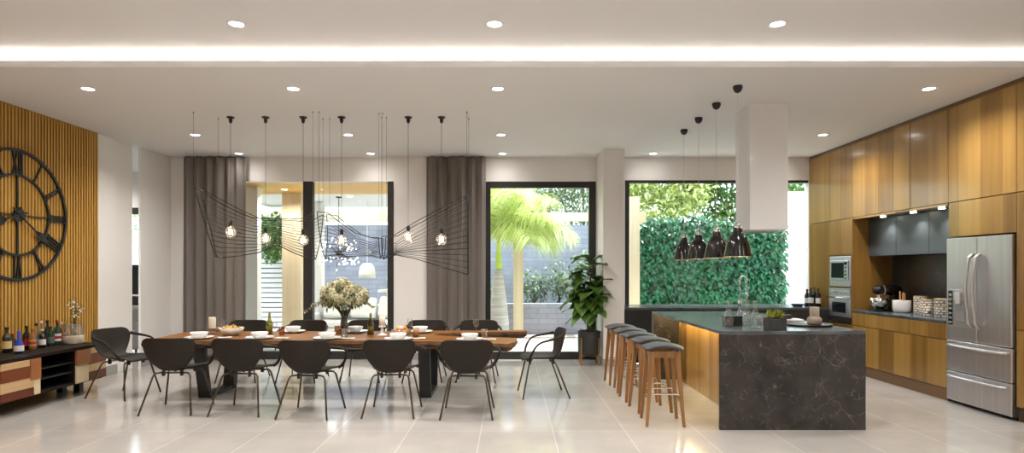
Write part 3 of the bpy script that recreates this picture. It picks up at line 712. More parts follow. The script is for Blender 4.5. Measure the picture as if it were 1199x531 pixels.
# flowers
v = empty('flower_vase', on(403, 391.8), 'smoky glass vase holding a big dome of cream flowers', 'vase')
MB().lathe([(0, 0), (.048, 0), (.052, .01), (.05, .08), (.036, .18), (.042, .27), (.05, .285), (.044, .285), (.034, .2), (.04, .1), (.04, .02), (0, .015)], 28).build('vase', thin_glass('smoky_glass', (.42, .40, .38), .08, .6), v, smooth=True)
st, fo, bl = MB(), MB(), MB()
M['bloom'] = leafy('cream_blossom', (.48, .44, .22), (.82, .78, .56), .8, .15)
M['sage'] = leafy('sage_leaves', (.05, .07, .025), (.16, .19, .08), .6, .1)
random.seed(3)
for i in range(74):
    th, ph = sqrt(rnd(0.0, 1))*2.15, rnd(0, 6.28)
    c_ = Vector((sin(th)*cos(ph)*.23, sin(th)*sin(ph)*.21, .45+cos(th)*.16+rnd(-.02, .03)))
    st.tube(bez((rnd(-.02, .02), rnd(-.02, .02), .12), (c_.x*.2, c_.y*.2, .32), c_, 6), .002, 5)
    R = rnd(.055, .085)
    for q in range(80):
        d = Vector((rnd(-1, 1), rnd(-1, 1), rnd(-.5, 1))).normalized(); p = c_+d*R*rnd(.75, 1)
        bl.leaf(p, d.cross(Vector((rnd(-1, 1), rnd(-1, 1), rnd(-1, 1)))), d, .024, .020, .1)
    for q in range(9):
        d = Vector((rnd(-1, 1), rnd(-1, 1), rnd(-1, .3))).normalized(); fo.leaf(c_+d*R*.6, d, (0, 0, 1), rnd(.04, .08), .028)
for tip in ((-.47, -.02, .27), (.34, .03, .33), (-.40, .05, .36), (.30, -.05, .38)):
    pts = bez((tip[0]*.25, 0, .36), (tip[0]*.6, 0, .43), tip, 14); st.tube(pts, .002, 5)
    for p in pts[3:]:
        for q in range(9):
            d = Vector((rnd(-1, 1), rnd(-1, 1), rnd(-1, .6))).normalized(); (bl if q < 6 else fo).leaf(p, d, (0, 0, 1), rnd(.022, .036), .02)
st.build('stems', M['sage'], v, smooth=True); fo.build('foliage', M['sage'], v, weld=False); bl.build('blossom', M['bloom'], v, weld=False)

# ------------------------------------------------------------------ bulb pendants over the table
PD = 7.21; b0 = None
for i, (px, py) in enumerate(((270, 272), (311, 280), (355, 282), (400, 282), (478, 278), (517, 281))):
    x = (px-CX)*PD/F; zb = H+(CY-py)*PD/F
    lab = f"{(ord_+['sixth'])[i]} bare globe bulb pendant from the clock wall, hanging over the dining table"
    r = empty('bulb_pendant', (x, PD, ZL), lab, 'pendant light', 'bare bulb pendants over the table')
    z = zb-ZL
    MB().lathe([(0, 0), (.045, 0), (.045, -.014), (.022, -.020), (.020, -.055), (.012, -.075), (0, -.075)], 20).build('ceiling_rose', M['black'], r, smooth=True, bevel=.002)
    MB().cyl((0, 0, -.07), (0, 0, z+.13), .0022, 6).build('cord', M['black'], r)
    MB().lathe([(0, z+.14), (.010, z+.14), (.021, z+.125), (.021, z+.075), (0, z+.075)], 16).build('socket', M['black'], r, smooth=True)
    MB().shell([(.018, z+.078), (.024, z+.06), (.052, z+.036), (.064, z), (.052, z-.038), (.026, z-.058), (0, z-.064)], 24).build('bulb', M['bulbglass'], r, smooth=True)
    fm = MB()
    for k in range(6):
        a = k*pi/3; fm.tube([(.016*cos(a), .016*sin(a), z+.03), (.021*cos(a+.3), .021*sin(a+.3), z-.028)], .0032, 5)
    fm.build('filament', M['filament'], r)

# ------------------------------------------------------------------ wire net pendants
def net(name_label, secs, ties, n=13, cross=None):
    """secs: list of (x, ztop, zbot, ytop_spread, shear) sections of a twisted wire net; wires run through them"""
    r = empty('wire_net_pendant', (sum(s[0] for s in secs)/len(secs), 7.13, ZL), name_label, 'pendant light', 'wire net pendants')
    o = r.location; mb = MB(); fr = MB()
    for side in (-1, 1):
        for i in range(n):
            t = i/(n-1); pts = []
            for s in secs:
                x, zt, zb, dx, sp = s[:5]; tw = t if len(s) < 6 else t**s[5]
                sag = 4*tw*(1-tw)
                pts.append((x+dx*tw, 7.13+side*(.16*sp*(1-tw)+.05*sp*sag+.015), zt+(zb-zt)*tw))
            mb.tube(pts, .0025, 4, cap=False)
    for s in (secs[0], secs[-1]):
        for side in (-1, 1):
            x, zt, zb, dx, sp = s[:5]
            fr.tube([(x+dx*t, 7.13+side*(.16*sp*(1-t)+.05*sp*4*t*(1-t)+.015), zt+(zb-zt)*t) for t in [i/8 for i in range(9)]], .0055, 5)
    for e in (0, 1):
        for side in (-1, 1):
            fr.tube([(s[0]+s[3]*e, 7.13+side*(.16*s[4]*(1-e)+.015), s[1]+(s[2]-s[1])*e) for s in secs], .0052, 5)
    mb.build('wire_net', M['black'], r, org=o); fr.build('wire_frame', M['black'], r, org=o, smooth=True)
    for x, y, z in ties: MB().cyl((x, y, z), (x, y, ZL-.002), .0014, 5).build('suspension_cable', M['black'], r, org=o); 
    for x, y, z in ties: MB().cyl((x, y, ZL-.012), (x, y, ZL), .006, 8).build('cable_anchor', M['black'], r, org=o)
def q(px, py): return ((px-CX)*7.13/F, H+(CY-py)*7.13/F)
def sec(px, y0, y1, dx=0, sp=1., pw=None):
    x, a = q(px, y0); _, b = q(px, y1); s = (x, a, b, dx*7.13/F, sp)
    return s if pw is None else s+(pw,)
zt = lambda py: q(0, py)[1]
net('wide fishing net like black wire pendant nearest the clock wall', [sec(231, 220, 301, 22, .3), sec(250, 231, 302, 10, .6), sec(277, 246, 300, 3), sec(303, 257, 296, 0, .9), sec(325, 257, 287, 0, .6), sec(345, 258, 297, 0, .7), sec(362, 257, 303, 0, .8), sec(373, 250, 304, -4, 1.)],
    [(-3.68, 6.985, zt(221)), (-3.53, 7.27, zt(232)), (-2.29, 6.97, zt(250)), (-2.27, 7.28, zt(250))])
net('middle black wire net pendant hanging above the flower vase', [sec(377, 250, 304, 4, 1.), sec(389, 251, 304, 2, 1.), sec(402, 262, 301, 0, .9), sec(420, 274, 300, 0, .7, .6), sec(436, 279, 300, 0, .5, .5), sec(446, 279, 303, 0, .6)],
    [(-2.22, 6.97, zt(250)), (-2.19, 7.28, zt(251)), (-1.54, 7.04, zt(279)), (-1.55, 7.22, zt(279))])
net('fan shaped black wire net pendant before the second curtain', [sec(449, 278, 304, 0, .6), sec(457, 277, 300, 0, .5, .45), sec(464, 276, 299, 0, .5, .35), sec(485, 263, 303, 0, .7, .6), sec(515, 247, 312, 0, .7, .85), sec(548, 230, 322, 0, .35)],
    [(-1.50, 7.04, zt(278)), (-1.49, 7.22, zt(278)), (-.508, 6.97, zt(231)), (-.507, 7.28, zt(231))], 13)
# ================================================================== kitchen
D1, D2, D3, D4, D5, D6, D7, D8 = 9.785, 9.16, 8.55, 7.94, 7.31, 6.67, 5.775, 4.90
ZC = .89                                  # worktop height along the kitchen wall
G = .003
def cab(name, label, cat, y0, y1, z0, z1, fronts, xf=XR, xb=XRW-.012, group=None, skin='oak', body='oak_edge', handle=None):
    """a cabinet: carcass and its door / drawer fronts (name, y0, y1, z0, z1)"""
    r = empty(name, ((xf+xb)/2, (y0+y1)/2, z0), label, cat, group); o = r.location
    MB().box(xf+.021, xb, y0+.001, y1-.001, z0+.001, z1-.001).build('carcass', M[body], r, org=o)
    for nm, a, b, c_, d in fronts:
        MB().box(xf, xf+.019, a+G, b-G, c_+G, d-G).build(nm, M[skin], r, org=o, bevel=.0015)
    return r
un = ['closest to the window', 'second from the window', 'third from the window', 'fourth from the window', 'fifth from the window', 'above the fridge', 'beyond the fridge']
ys = [D1, D2, D3, D4, D5, D6, D7, D8]
for i in range(7):
    cab('wall_cabinet', f'tall golden wood ceiling height cabinet, {un[i]}, handleless door', 'cabinet', ys[i+1], ys[i], 2.20, 3.245, [('door', ys[i+1], ys[i], 2.20, 3.245)], group='upper wooden cabinets', xb=XRW-.012)
tr = MB().box(XR+.012, XRW-.012, D8-1.0, D1, 3.247, ZL).build('cornice_strip', M['oak_trim'], None, org=(XR+.1, 8, 3.247)); tag(tr, 'thin brown wood strip between upper cabinets and ceiling', 'trim')
cab('tall_cabinet', 'tall wooden cabinet with plain door beside the kitchen window', 'cabinet', D2, D1, .0, 2.198, [('door', D2, D1, .10, 2.198)])
# oven housing: open carcass around the two appliances
r = empty('oven_cabinet', (5.15, (D2+D3)/2, 0), 'tall wooden cabinet housing the microwave and oven', 'cabinet'); o = r.location
cb = MB().box(XR+.004, XRW-.012, D3, D3+.02, 0, 2.198).box(XR+.021, XRW-.012, D2-.02, D2-.001, 0, 2.198)
cb.box(XR+.021, XRW-.012, D3+.02, D2-.02, 1.66, 1.68).box(XR+.021, XRW-.012, D3+.02, D2-.02, 1.192, 1.212).box(XR+.021, XRW-.012, D3+.02, D2-.02, .675, .695).box(XRW-.03, XRW-.012, D3+.02, D2-.02, 0, 2.198)
cb.build('carcass', M['oak'], r, org=o)
MB().box(XR, XR+.019, D3+G, D2-G, 1.68, 2.198-G).build('door', M['oak'], r, org=o, bevel=.0015)
MB().box(XR, XR+.019, D3+G, D2-G, 1.188, 1.214).build('rail', M['oak'], r, org=o)
MB().box(XR, XR+.019, D3+G, D2-G, .10, .672).build('drawer', M['oak'], r, org=o, bevel=.0015)
MB().box(XR+.03, XR+.05, D3, D2, 0, .10).build('plinth', M['oak_trim'], r, org=o)
def appliance(nm, label, z0, z1, oven):
    r = empty(nm, (XR+.2, (D2+D3)/2, z0), label, 'oven' if oven else 'microwave'); o = r.location; a, b = D3+.024, D2-.024
    MB().box(XR+.006, XR+.40, a, b, z0, z1).build('body', M['steel'], r, org=o)
    if oven:
        zp = z1-.10
        MB().box(XR-.022, XR+.005, a, b, zp+.003, z1).build('control_panel', M['steel'], r, org=o, bevel=.003)
        for k in range(4):
            y = a+.10+k*.125; MB().cyl((XR-.022, y, zp+.05), (XR-.040, y, zp+.05), .017, 14).build('knob', M['steel'], r, org=o, bevel=.002)
        d = MB().box(XR-.024, XR+.005, a, b, z0+.075, zp-.003).build('oven_door', M['steel'], r, org=o, bevel=.004)
        MB().box(XR-.027, XR-.0235, a+.10, b-.10, z0+.135, zp-.10).build('door_window', M['darkglass'], d, org=o)
        hb = MB().cyl((XR-.062, a+.02, zp-.032), (XR-.062, b-.02, zp-.032), .010, 10)
        for y in (a+.05, b-.05): hb.cyl((XR-.062, y, zp-.032), (XR-.02, y, zp-.032), .006, 8)
        hb.build('handle', M['chrome'], d, org=o, smooth=True)
        MB().box(XR-.018, XR+.005, a, b, z0, z0+.070).build('bottom_vent', mat('oven_dark_strip', (.05, .05, .052), .3, .6), r, org=o, bevel=.003)
    else:
        MB().box(XR-.012, XR+.005, a, b, z0, z1).build('trim_frame', M['steel'], r, org=o, bevel=.006)
        d = MB().box(XR-.030, XR-.0125, a+.045, b-.05, z0+.09, z1-.06).build('microwave_door', M['steel'], r, org=o, bevel=.006)
        MB().box(XR-.033, XR-.0298, a+.14, b-.085, z0+.125, z1-.095).build('door_window', M['darkglass'], d, org=o)
        MB().box(XR-.033, XR-.0298, a+.06, a+.125, z1-.125, z1-.085).build('display', M['darkglass'], d, org=o)
        for k in range(4): MB().box(XR-.034, XR-.0298, a+.065, a+.12, z0+.11+k*.05, z0+.14+k*.05).build('button', M['chrome'], d, org=o)
appliance('microwave', 'built in steel microwave above the oven in the wooden wall', 1.215, 1.657, False)
appliance('oven', 'built in steel oven with dark glass below the microwave', .698, 1.185, True)
# niche: base cabinets, worktop, splashback, grey wall cabinets
bn = ['beside the oven cabinet', 'in the middle of the run', 'beside the fridge']
for i, (a, b) in enumerate(((D4, D3), (D5, D4), (D6+.02, D5))):
    cab('base_cabinet', f'golden wood base cabinet with drawer and door, {bn[i]}', 'cabinet', a, b, .0, ZC-.032, [('drawer', a, b, .675, ZC-.034), ('door', a, b, .135, .671)], group='wooden base cabinets')
    cab('grey_wall_cabinet', f'flat grey lacquered wall cabinet over the worktop, {bn[i]}', 'cabinet', a, b, 1.65, 2.17, [('door', a, b, 1.65, 2.17)], xf=5.08, group='grey wall cabinets', skin='greycab', body='black')
MB_ = MB().box(XR+.006, XR+.02, D6+.02, D3, 0, .13); k = MB_.build('kitchen_plinth', M['oak_trim'], None, org=(XR, 7.6, 0)); tag(k, 'brown wood plinth under the base cabinets', 'plinth')
k = MB().box(XR-.004, XRW-.03, D6+.004, D3-.002, ZC-.03, ZC).build('kitchen_worktop', M['stone_top'], None, org=(5.1, 7.6, ZC-.03), bevel=.002); tag(k, 'dark stone worktop between oven cabinet and fridge', 'worktop')
k = MB().box(XRW-.028, XRW-.013, D6+.004, D3-.002, ZC+.001, 2.19).build('stone_splashback', M['splash'], None, org=(XRW, 7.6, ZC)); tag(k, 'dark stone splashback behind canisters and mixer', 'splashback')
k = MB().box(XR+.004, 5.085, D6+.02, D3, 2.172, 2.198).build('niche_soffit', M['oak'], None, org=(5, 7.6, 2.172)); tag(k, 'wood soffit with small spots above the grey cabinets', 'panel')
for i, (x_, y_) in enumerate(((4.96, 8.02), (4.96, 7.42), (4.96, 6.93))):
    s_ = empty('niche_spotlight', (x_, y_, 2.172), f'small round spot in the cabinet soffit, {["beside the oven cabinet", "in the middle", "beside the fridge"][i]}', 'ceiling light', 'soffit spots')
    MB().lathe([(0, 0), (.045, 0), (.045, -.006), (.036, -.008), (0, -.008)], 20).build('trim_ring', M['chrome'], s_, smooth=False)
    MB().lathe([(0, -.0085), (.034, -.0085), (.034, -.011), (0, -.011)], 20).build('lens', M['lamp'], s_)
    l = bpy.data.lights.new('niche_lamp', 'SPOT'); l.energy = 9; l.spot_size = radians(120); l.spot_blend = .8; l.shadow_soft_size = .03; l.color = (1, .94, .86)
    lo = bpy.data.objects.new('niche_lamp', l); C.objects.link(lo); lo.location = (x_, y_, 2.155)
# fridge with cabinet over it and tall cabinet beyond
cab('fridge_top_cabinet', 'wide wooden flap cabinet directly above the steel fridge', 'cabinet', D7, D6, 1.815, 2.198, [('door', D7, D6, 1.815, 2.198)])
cab('larder_cabinet', 'tall wooden cabinet on the camera side of the fridge', 'cabinet', D8, D7, .0, 2.198, [('door', D8, D7, .88, 2.198), ('door', D8, D7, .14, .876)])
k = MB().box(XR+.05, XRW-.012, D8-1.0, D8-.003, 0, 3.245).build('end_cabinet', M['oak'], None, org=(5.2, 4.4, 0)); tag(k, 'last wooden tall cabinet, at the edge of view', 'cabinet')
fr = empty('fridge', (5.1, (D6+D7)/2, 0), 'large stainless steel french door fridge with dispenser and bottom drawers', 'fridge'); o = fr.location
fa, fb, xf = D7+.012, D6-.012, XR-.035
MB().box(XR+.02, XRW-.02, fa, fb, .03, 1.80).build('body', mat('fridge_side_grey', (.12, .12, .12), .4), fr, org=o)
MB().box(XR+.03, XRW-.05, fa+.02, fb-.02, 0, .03).build('kick_plate', M['black'], fr, org=o)
ym = (fa+fb)/2
def fdoor(nm, a, b, z0, z1): return MB().box(xf, XR+.018, a+.003, b-.003, z0, z1).build(nm, M['steel'], fr, org=o, bevel=.010, seg=3)
dl_ = fdoor('door', ym, fb, .70, 1.80); dr = fdoor('door', fa, ym, .70, 1.80); w1 = fdoor('drawer', fa, fb, .362, .690); w2 = fdoor('drawer', fa, fb, .035, .352)
for dd, y, s_ in ((dl_, ym+.045, 1), (dr, ym-.045, -1)):
    pts = [(xf-.006, y, .86), (xf-.05, y, .90)]+[(xf-.05-.035*sin(pi*t), y+s_*.0*t, .90+.68*t) for t in [i/10 for i in range(1, 10)]]+[(xf-.05, y, 1.58), (xf-.006, y, 1.62)]
    MB().tube(pts, .017, 10).build('handle', M['steel'], dd, org=o, smooth=True)
for dd, z in ((w1, .640), (w2, .305)):
    pts = [(xf-.004, fa+.05, z), (xf-.04, fa+.08, z)]+[(xf-.045-.012*sin(pi*t), fa+.08+(fb-fa-.16)*t, z) for t in [i/8 for i in range(1, 8)]]+[(xf-.04, fb-.08, z), (xf-.004, fb-.05, z)]
    MB().tube(pts, .013, 10).build('handle', M['steel'], dd, org=o, smooth=True)
dp = MB().box(xf-.006, xf+.002, fb-.30, fb-.035, .845, 1.245).build('dispenser', M['steel'], dl_, org=o, bevel=.003)
MB().box(xf-.010, xf-.0055, fb-.105, fb-.045, .86, 1.23).build('touch_panel', M['darkglass'], dl_, org=o)
MB().box(xf-.009, xf-.0055, fb-.285, fb-.12, .90, 1.13).build('dispenser_recess', mat('dispenser_grey', (.30, .30, .30), .4, .4), dl_, org=o)
MB().box(xf-.03, xf-.0085, fb-.235, fb-.165, 1.09, 1.215).build('dispenser_spout', mat('spout_silver', (.72, .72, .72), .3, .5), dl_, org=o, bevel=.003)
for k in range(7): MB().box(xf-.0115, xf-.0098, fb-.098, fb-.052, .875+k*.05, .897+k*.05).build('key', mat('key_white', (.30, .31, .32), .4) if k == 0 else bpy.data.materials['key_white'], dl_, org=o)

# things on the kitchen worktop
zc = ZC
m_ = empty('stand_mixer', (5.17, 8.24, zc), 'black stand mixer with a steel bowl on the kitchen worktop', 'mixer')
MB().box(-.23, .14, -.095, .095, 0, .035).build('base', M['blackgloss'], m_, bevel=.02, seg=3)
MB().hexa([(.02, -.065, .03), (.14, -.065, .03), (.14, .065, .03), (.02, .065, .03)], [(.035, -.05, .25), (.125, -.05, .25), (.125, .05, .25), (.035, .05, .25)]).build('column', M['blackgloss'], m_, bevel=.02, seg=3)
MB().tube([(.17, 0, .285), (.14, 0, .29), (.05, 0, .295), (-.06, 0, .295), (-.14, 0, .29), (-.19, 0, .287), (-.205, 0, .286)], [.035, .062, .072, .072, .066, .052, .03], 18).build('head', M['blackgloss'], m_, smooth=True)
MB().tube([(-.075, 0, .295), (-.092, 0, .295)], [.0745, .0735], 20).build('band', M['chrome'], m_, smooth=True)
MB().cyl((-.13, 0, .235), (-.13, 0, .185), .022, 14).build('beater_shaft', M['chrome'], m_)
MB().cyl((-.06, -.075, .30), (-.06, -.082, .30), .014, 12).build('knob', M['chrome'], m_)
bo = MB().lathe([(0, .037), (.055, .037), (.06, .05), (.095, .085), (.112, .13), (.115, .185), (.110, .185), (.106, .13), (.09, .09), (0, .055)], 28, (-.13, 0, 0)).build('mixing_bowl', M['chrome'], m_, smooth=True)
MB().tube(bez((-.22, -.06, .165), (-.32, -.10, .13), (-.21, -.06, .075), 8), .008, 7).build('handle', M['chrome'], bo, smooth=True)
p_ = empty('utensil_pot', (5.17, 7.96, zc), 'round white pot holding wooden kitchen utensils', 'pot')
MB().lathe([(0, 0), (.08, 0), (.10, .02), (.107, .06), (.107, .165), (.099, .165), (.098, .05), (0, .03)], 30).build('pot', M['white'], p_, smooth=True, bevel=.002)
ut = wood('utensil_beech', (.50, .26, .09), (.62, .36, .15), .5, 'Z')
for a, b, h, w in ((-.055, .0, .25, .03), (.0, .02, .285, .055), (.025, -.02, .27, .05), (.06, .01, .25, .028), (-.025, -.03, .26, .04)):
    u = MB().tube([(a*.5, b, .06), (a*.9, b, .17)], .007, 6); u.box(a-w/2, a+w/2, b-.004, b+.004, .165, h)
    x_ = u.build('wooden_spatula', ut, None, bevel=.003); x_.location = p_.location; x_.rotation_euler = (0, 0, pi/2-.4)
    tag(x_, 'wooden spatula standing in the round white pot', 'utensil', 'wooden utensils in the white pot')
M['canister'] = brick('patterned_canister', (.74, .70, .62), (.62, .57, .48), (.07, .05, .04), .040, .030, .5, .0045, 'YZ', (0, 0), .5)
M['canister_lid'] = mat('canister_wood_lid', (.42, .30, .18), .5)
def canister(x, y, z, r, h, label, group='patterned canisters'):
    c_ = empty('canister', (x, y, z), label, 'canister', group)
    MB().lathe([(0, 0), (r*.97, 0), (r, .006), (r, h*.84), (r*.96, h*.86), (0, h*.86)], 30).build('jar', M['canister'], c_, smooth=True, bevel=.001)
    MB().lathe([(0, h*.86), (r*1.02, h*.86), (r*1.02, h*.97), (r*.97, h), (0, h)], 30).build('lid', M['canister_lid'], c_, smooth=True, bevel=.001)
canister(5.26, 7.73, zc, .075, .13, 'tall patterned canister at the bottom of the far stack'); canister(5.26, 7.73, zc+.131, .075, .10, 'short patterned canister on top of the far stack')
canister(5.20, 7.53, zc, .072, .20, 'single tall patterned canister in the middle')
canister(5.14, 7.43, zc, .042, .10, 'small patterned pot with a lid in front of the middle canister')
canister(5.20, 7.23, zc, .098, .135, 'wide patterned canister under the smaller one near the fridge'); canister(5.20, 7.23, zc+.136, .098, .085, 'low patterned canister stacked on the wide one near the fridge')

# back counter under the window
DBF = 9.17
x0, x1 = 1.745, XR-.002
r = empty('window_counter', ((x0+x1)/2, 9.5, 0), 'long dark counter of drawers under the kitchen window', 'counter'); o = r.location
MB().box(x0, x1, DBF+.022, DB-.005, .09, .845).build('carcass', M['black'], r, org=o); MB().box(x0, x1, DBF+.06, DB-.005, 0, .09).build('plinth', M['black'], r, org=o)
k = 5; w = (x1-x0)/k
for i in range(k):
    for z0, z1 in ((.09, .46), (.46, .845)): MB().box(x0+i*w+G, x0+(i+1)*w-G, DBF, DBF+.02, z0+G, z1-G).build('drawer', M['darkcab'], r, org=o, bevel=.0015)
k = MB().box(x0, x1, DBF-.01, DB-.025, .847, .885).build('window_worktop', M['stone_top'], None, org=(3, 9.5, .847), bevel=.002); tag(k, 'dark stone worktop with the tap under the kitchen window', 'worktop')
zw = .885
f_ = empty('kitchen_tap', (3.60, 9.46, zw), 'tall chrome spring spout tap under the ivy window', 'tap')
MB().cyl((0, 0, 0), (0, 0, .10), .026, 18, .022).build('base', M['chrome'], f_, smooth=True)
sp = [(0, 0, .10), (0, 0, .40)]+[(.05-.05*cos(pi*t), -.01*t, .40+.075*sin(pi*t)) for t in [i/10 for i in range(1, 11)]]+[(.10, -.012, .22)]
MB().tube(sp, .012, 10).build('spout', M['chrome'], f_, smooth=True)
co_ = MB(); pts = []
for i in range(220):
    t = i/219; j = t*(len(sp)-1); a = int(min(j, len(sp)-2)); p = Vector(sp[a]).lerp(Vector(sp[a+1]), j-a); pts.append(p+Vector((.017*cos(i*1.1), .017*sin(i*1.1), 0)))
co_.tube(pts, .003, 4).build('spring', M['chrome'], f_, smooth=True)
MB().cyl((.10, -.012, .22), (.10, -.012, .13), .017, 14, .022).build('spray_head', M['chrome'], f_, smooth=True)
MB().tube([(0, 0, .20), (.10, -.012, .20)], .006, 8).build('bracket', M['chrome'], f_, smooth=True)
MB().tube([(.02, 0, .06), (.09, -.02, .10)], .007, 8).build('lever', M['chrome'], f_, smooth=True)
wn = [(945, 9.52, .27, True), (949.5, 9.36, .30, True), (953.5, 9.50, .30, False), (958, 9.30, .29, True), (948.5, 9.64, .28, False)]
for i, (px, d, h, lb) in enumerate(wn):
    b = empty('wine_bottle', ((px-CX)*d/F, d, zw), f'{ord_[i]} dark wine bottle from the tap{", with white label" if lb else ", without a visible label"}, on the window counter', 'bottle', 'wine bottles by the oven'); r_ = .038
    MB().lathe([(0, 0), (r_, 0), (r_, h*.62), (r_*.8, h*.69), (r_*.38, h*.77), (r_*.36, h*.97), (r_*.42, h), (0, h)], 20).build('glass_body', M['darkbottle'], b, smooth=True)
    MB().shell([(r_*.40, h*.80), (r_*.40, h*.985)], 14).build('foil', M['oak_edge'], b)
    if lb: MB().shell([(r_*1.02, h*.2), (r_*1.02, h*.48)], 20).build('paper_label', lw, b)
k = empty('steel_dish', ((934-CX)*9.4/F, 9.4, zw), 'low dark dish on the window counter before the wine bottles', 'dish')
MB().lathe([(0, 0), (.06, 0), (.09, .022), (.095, .045), (.088, .045), (.08, .02), (0, .008)], 26).build('dish', M['greycab'], k, smooth=True)

# ------------------------------------------------------------------ island
IX0, IX1, IY0, IY1, IZ = 1.896, 3.22, 5.46, 8.10, .90
iw = empty('island_worktop', ((IX0+IX1)/2, (IY0+IY1)/2, 0), 'dark veined marble waterfall worktop of the kitchen island', 'worktop'); o = iw.location
MB().box(IX0, IX1, IY0, IY1, IZ-.03, IZ).build('top_slab', M['stone_top'], iw, org=o, bevel=.002)
MB().box(IX0, IX1, IY0, IY0+.03, 0, IZ-.031).build('end_panel', M['stone'], iw, org=o, bevel=.002)
MB().box(IX0, IX1, IY1-.10, IY1, 0, IZ-.031).build('end_panel', M['stone'], iw, org=o, bevel=.002)
ic = empty('island_cabinet', (2.7, 6.78, 0), 'golden wood cabinet body under the kitchen island top', 'cabinet'); o = ic.location
ix = 2.235
MB().box(ix+.02, IX1-.03, IY0+.032, IY1-.102, .0, IZ-.032).build('carcass', M['oak_edge'], ic, org=o)
w = (IY1-IY0-.136)/4
for i in range(4): MB().box(ix, ix+.019, IY0+.034+i*w+.0008, IY0+.034+(i+1)*w-.0008, .0, IZ-.034).build('side_panel', M['oak'], ic, org=o)
for i in range(4):
    for z0, z1 in ((.10, .50), (.50, IZ-.034)): MB().box(IX1-.029, IX1-.010, IY0+.034+i*w+G, IY0+.034+(i+1)*w-G, z0+G, z1-G).build('drawer', M['oak'], ic, org=o, bevel=.0015)
# strip light under the overhang
k = MB().box(ix-.10, ix-.082, IY0+.10, IY1-.16, IZ-.040, IZ-.0315).build('led_profile', emit('island_strip_glow', (1., .80, .42), 36.), None, org=(ix-.09, 6.8, IZ-.04)); tag(k, 'warm LED strip hidden under the island overhang', 'light strip')
def onI(px, py): d = F*(H-IZ)/(py-CY); return ((px-CX)*d/F, d, IZ)
cs = None
for px, py, lab in ((853, 382.8, 'clear glass carafe closest to the bar stools on the island'), (884.5, 383.8, 'clear glass carafe closest to the potted succulent'), (868, 379, 'clear glass carafe behind the small black box'), (874.5, 380.6, 'clear glass carafe between the black box and the cups')):
    if cs is None:
        cs = empty('glass_carafe', onI(px, py), lab, 'carafe', 'glass carafes on the island')
        MB().shell([(.0, .004), (.042, .003), (.050, .012), (.050, .075), (.040, .12), (.022, .165), (.020, .205), (.027, .245)], 26).build('flask', M['clear'], cs, smooth=True)
        MB().lathe([(0, .014), (.044, .016), (.044, .05), (0, .05)], 22).build('water', thin_glass('water', (.93, .96, .97), .08, .5), cs, smooth=True)
        MB().lathe([(0, .225), (.017, .225), (.022, .246), (.022, .258), (0, .258)], 16).build('stopper', M['clear'], cs, smooth=True)
    else: dup(cs, onI(px, py), lab)
k = empty('black_box', onI(857.5, 381.6), 'small black lidded box between the glass carafes', 'box')
MB().box(-.08, .08, -.055, .055, 0, .075).build('box_body', M['black'], k, bevel=.003); MB().box(-.084, .084, -.058, .058, .076, .098).build('lid', M['black'], k, bevel=.003)
k = empty('succulent_pot', onI(908.5, 387.2), 'square charcoal pot with a yellow green succulent at the island edge', 'potted plant')
k.location = (2.44, 5.56, IZ)
pt = MB(); pt.box(-.080, .080, -.070, .070, 0, .108); pt.build('pot', mat('charcoal_pot', (.03, .029, .028), .6), k, bevel=.004)
MB().box(-.074, .074, -.064, .064, .1085, .111).build('soil', mat('soil', (.03, .02, .012), .9), k)
su = MB(); random.seed(5)
for cx_, cy_, n_ in ((-.045, -.03, 22), (.03, -.045, 22), (.045, .035, 22), (-.03, .04, 22), (0, 0, 26)):
    for i in range(n_):
        a = i*2.4; e = .25+1.15*i/n_; d = Vector((cos(a)*cos(e), sin(a)*cos(e), sin(e)))
        su.leaf((cx_, cy_, .108+.02*i/n_), d, (0, 0, 1), rnd(.05, .075), .024, -.1)
su.build('rosettes', leafy('succulent_green', (.10, .14, .015), (.42, .42, .08), .5, .1), k, weld=False)
cu = None
for i, (px, py) in enumerate(((891, 379.8), (896, 378), (902, 376.5), (889, 377))):
    lab = f'{ord_[i]} small clear glass cup in the cluster beside the carafes'
    if cu is None:
        cu = empty('glass_cup', onI(px, py), lab, 'glass', 'small glass cups on the island')
        MB().shell([(0, .004), (.028, .003), (.036, .065), (.033, .065), (.026, .01), (0, .01)], 22).build('cup', M['clear'], cu, smooth=True)
        MB().tube(bez((.033, 0, .055), (.065, 0, .045), (.030, 0, .018), 8), .004, 6).build('handle', M['clear'], cu, smooth=True)
    else: dup(cu, onI(px, py), lab)
tx, ty, tz = onI(946, 381.6)
t_ = empty('round_tray', (tx, ty, tz), 'round matt black tray under the tan vase on the island', 'tray')
MB().lathe([(0, .003), (.20, .0), (.215, .006), (.225, .020), (.219, .020), (.205, .010), (0, .010)], 44).build('tray', M['black'], t_, smooth=True)
k = empty('stacked_vase', (tx+.055, ty-.02, tz+.0105), 'tan two tier ceramic vase on the round black tray', 'vase')
MB().lathe([(0, 0), (.055, 0), (.066, .012), (.068, .05), (.062, .07), (.046, .078), (.044, .09), (.044, .175), (.038, .178), (.036, .1), (0, .09)], 32).build('vase', mat('tan_ceramic', (.34, .265, .20), .6), k, smooth=True)
k = empty('black_dish', (tx-.20, ty+.36, tz), 'flat black dish behind the tray on the island', 'dish')
MB().lathe([(0, .002), (.12, .0), (.15, .012), (.146, .014), (.12, .007), (0, .007)], 36).build('dish', M['black'], k, smooth=True)
k = empty('folded_towel', (tx+.04, ty+.60, tz), 'white folded cloth under a small black box on the island', 'cloth')
MB().box(-.17, .17, -.09, .09, 0, .010).build('fold', M['whitematt'], k, bevel=.004); MB().box(-.168, .168, -.088, .086, .0105, .020).build('fold', M['whitematt'], k, bevel=.004)
k = MB().box(-.05, .05, -.035, .035, 0, .045).build('matt_black_case', M['black'], None, bevel=.006); k.location = (tx+.05, ty+.59, tz+.0205); tag(k, 'small black case lying on the white folded cloth', 'box')

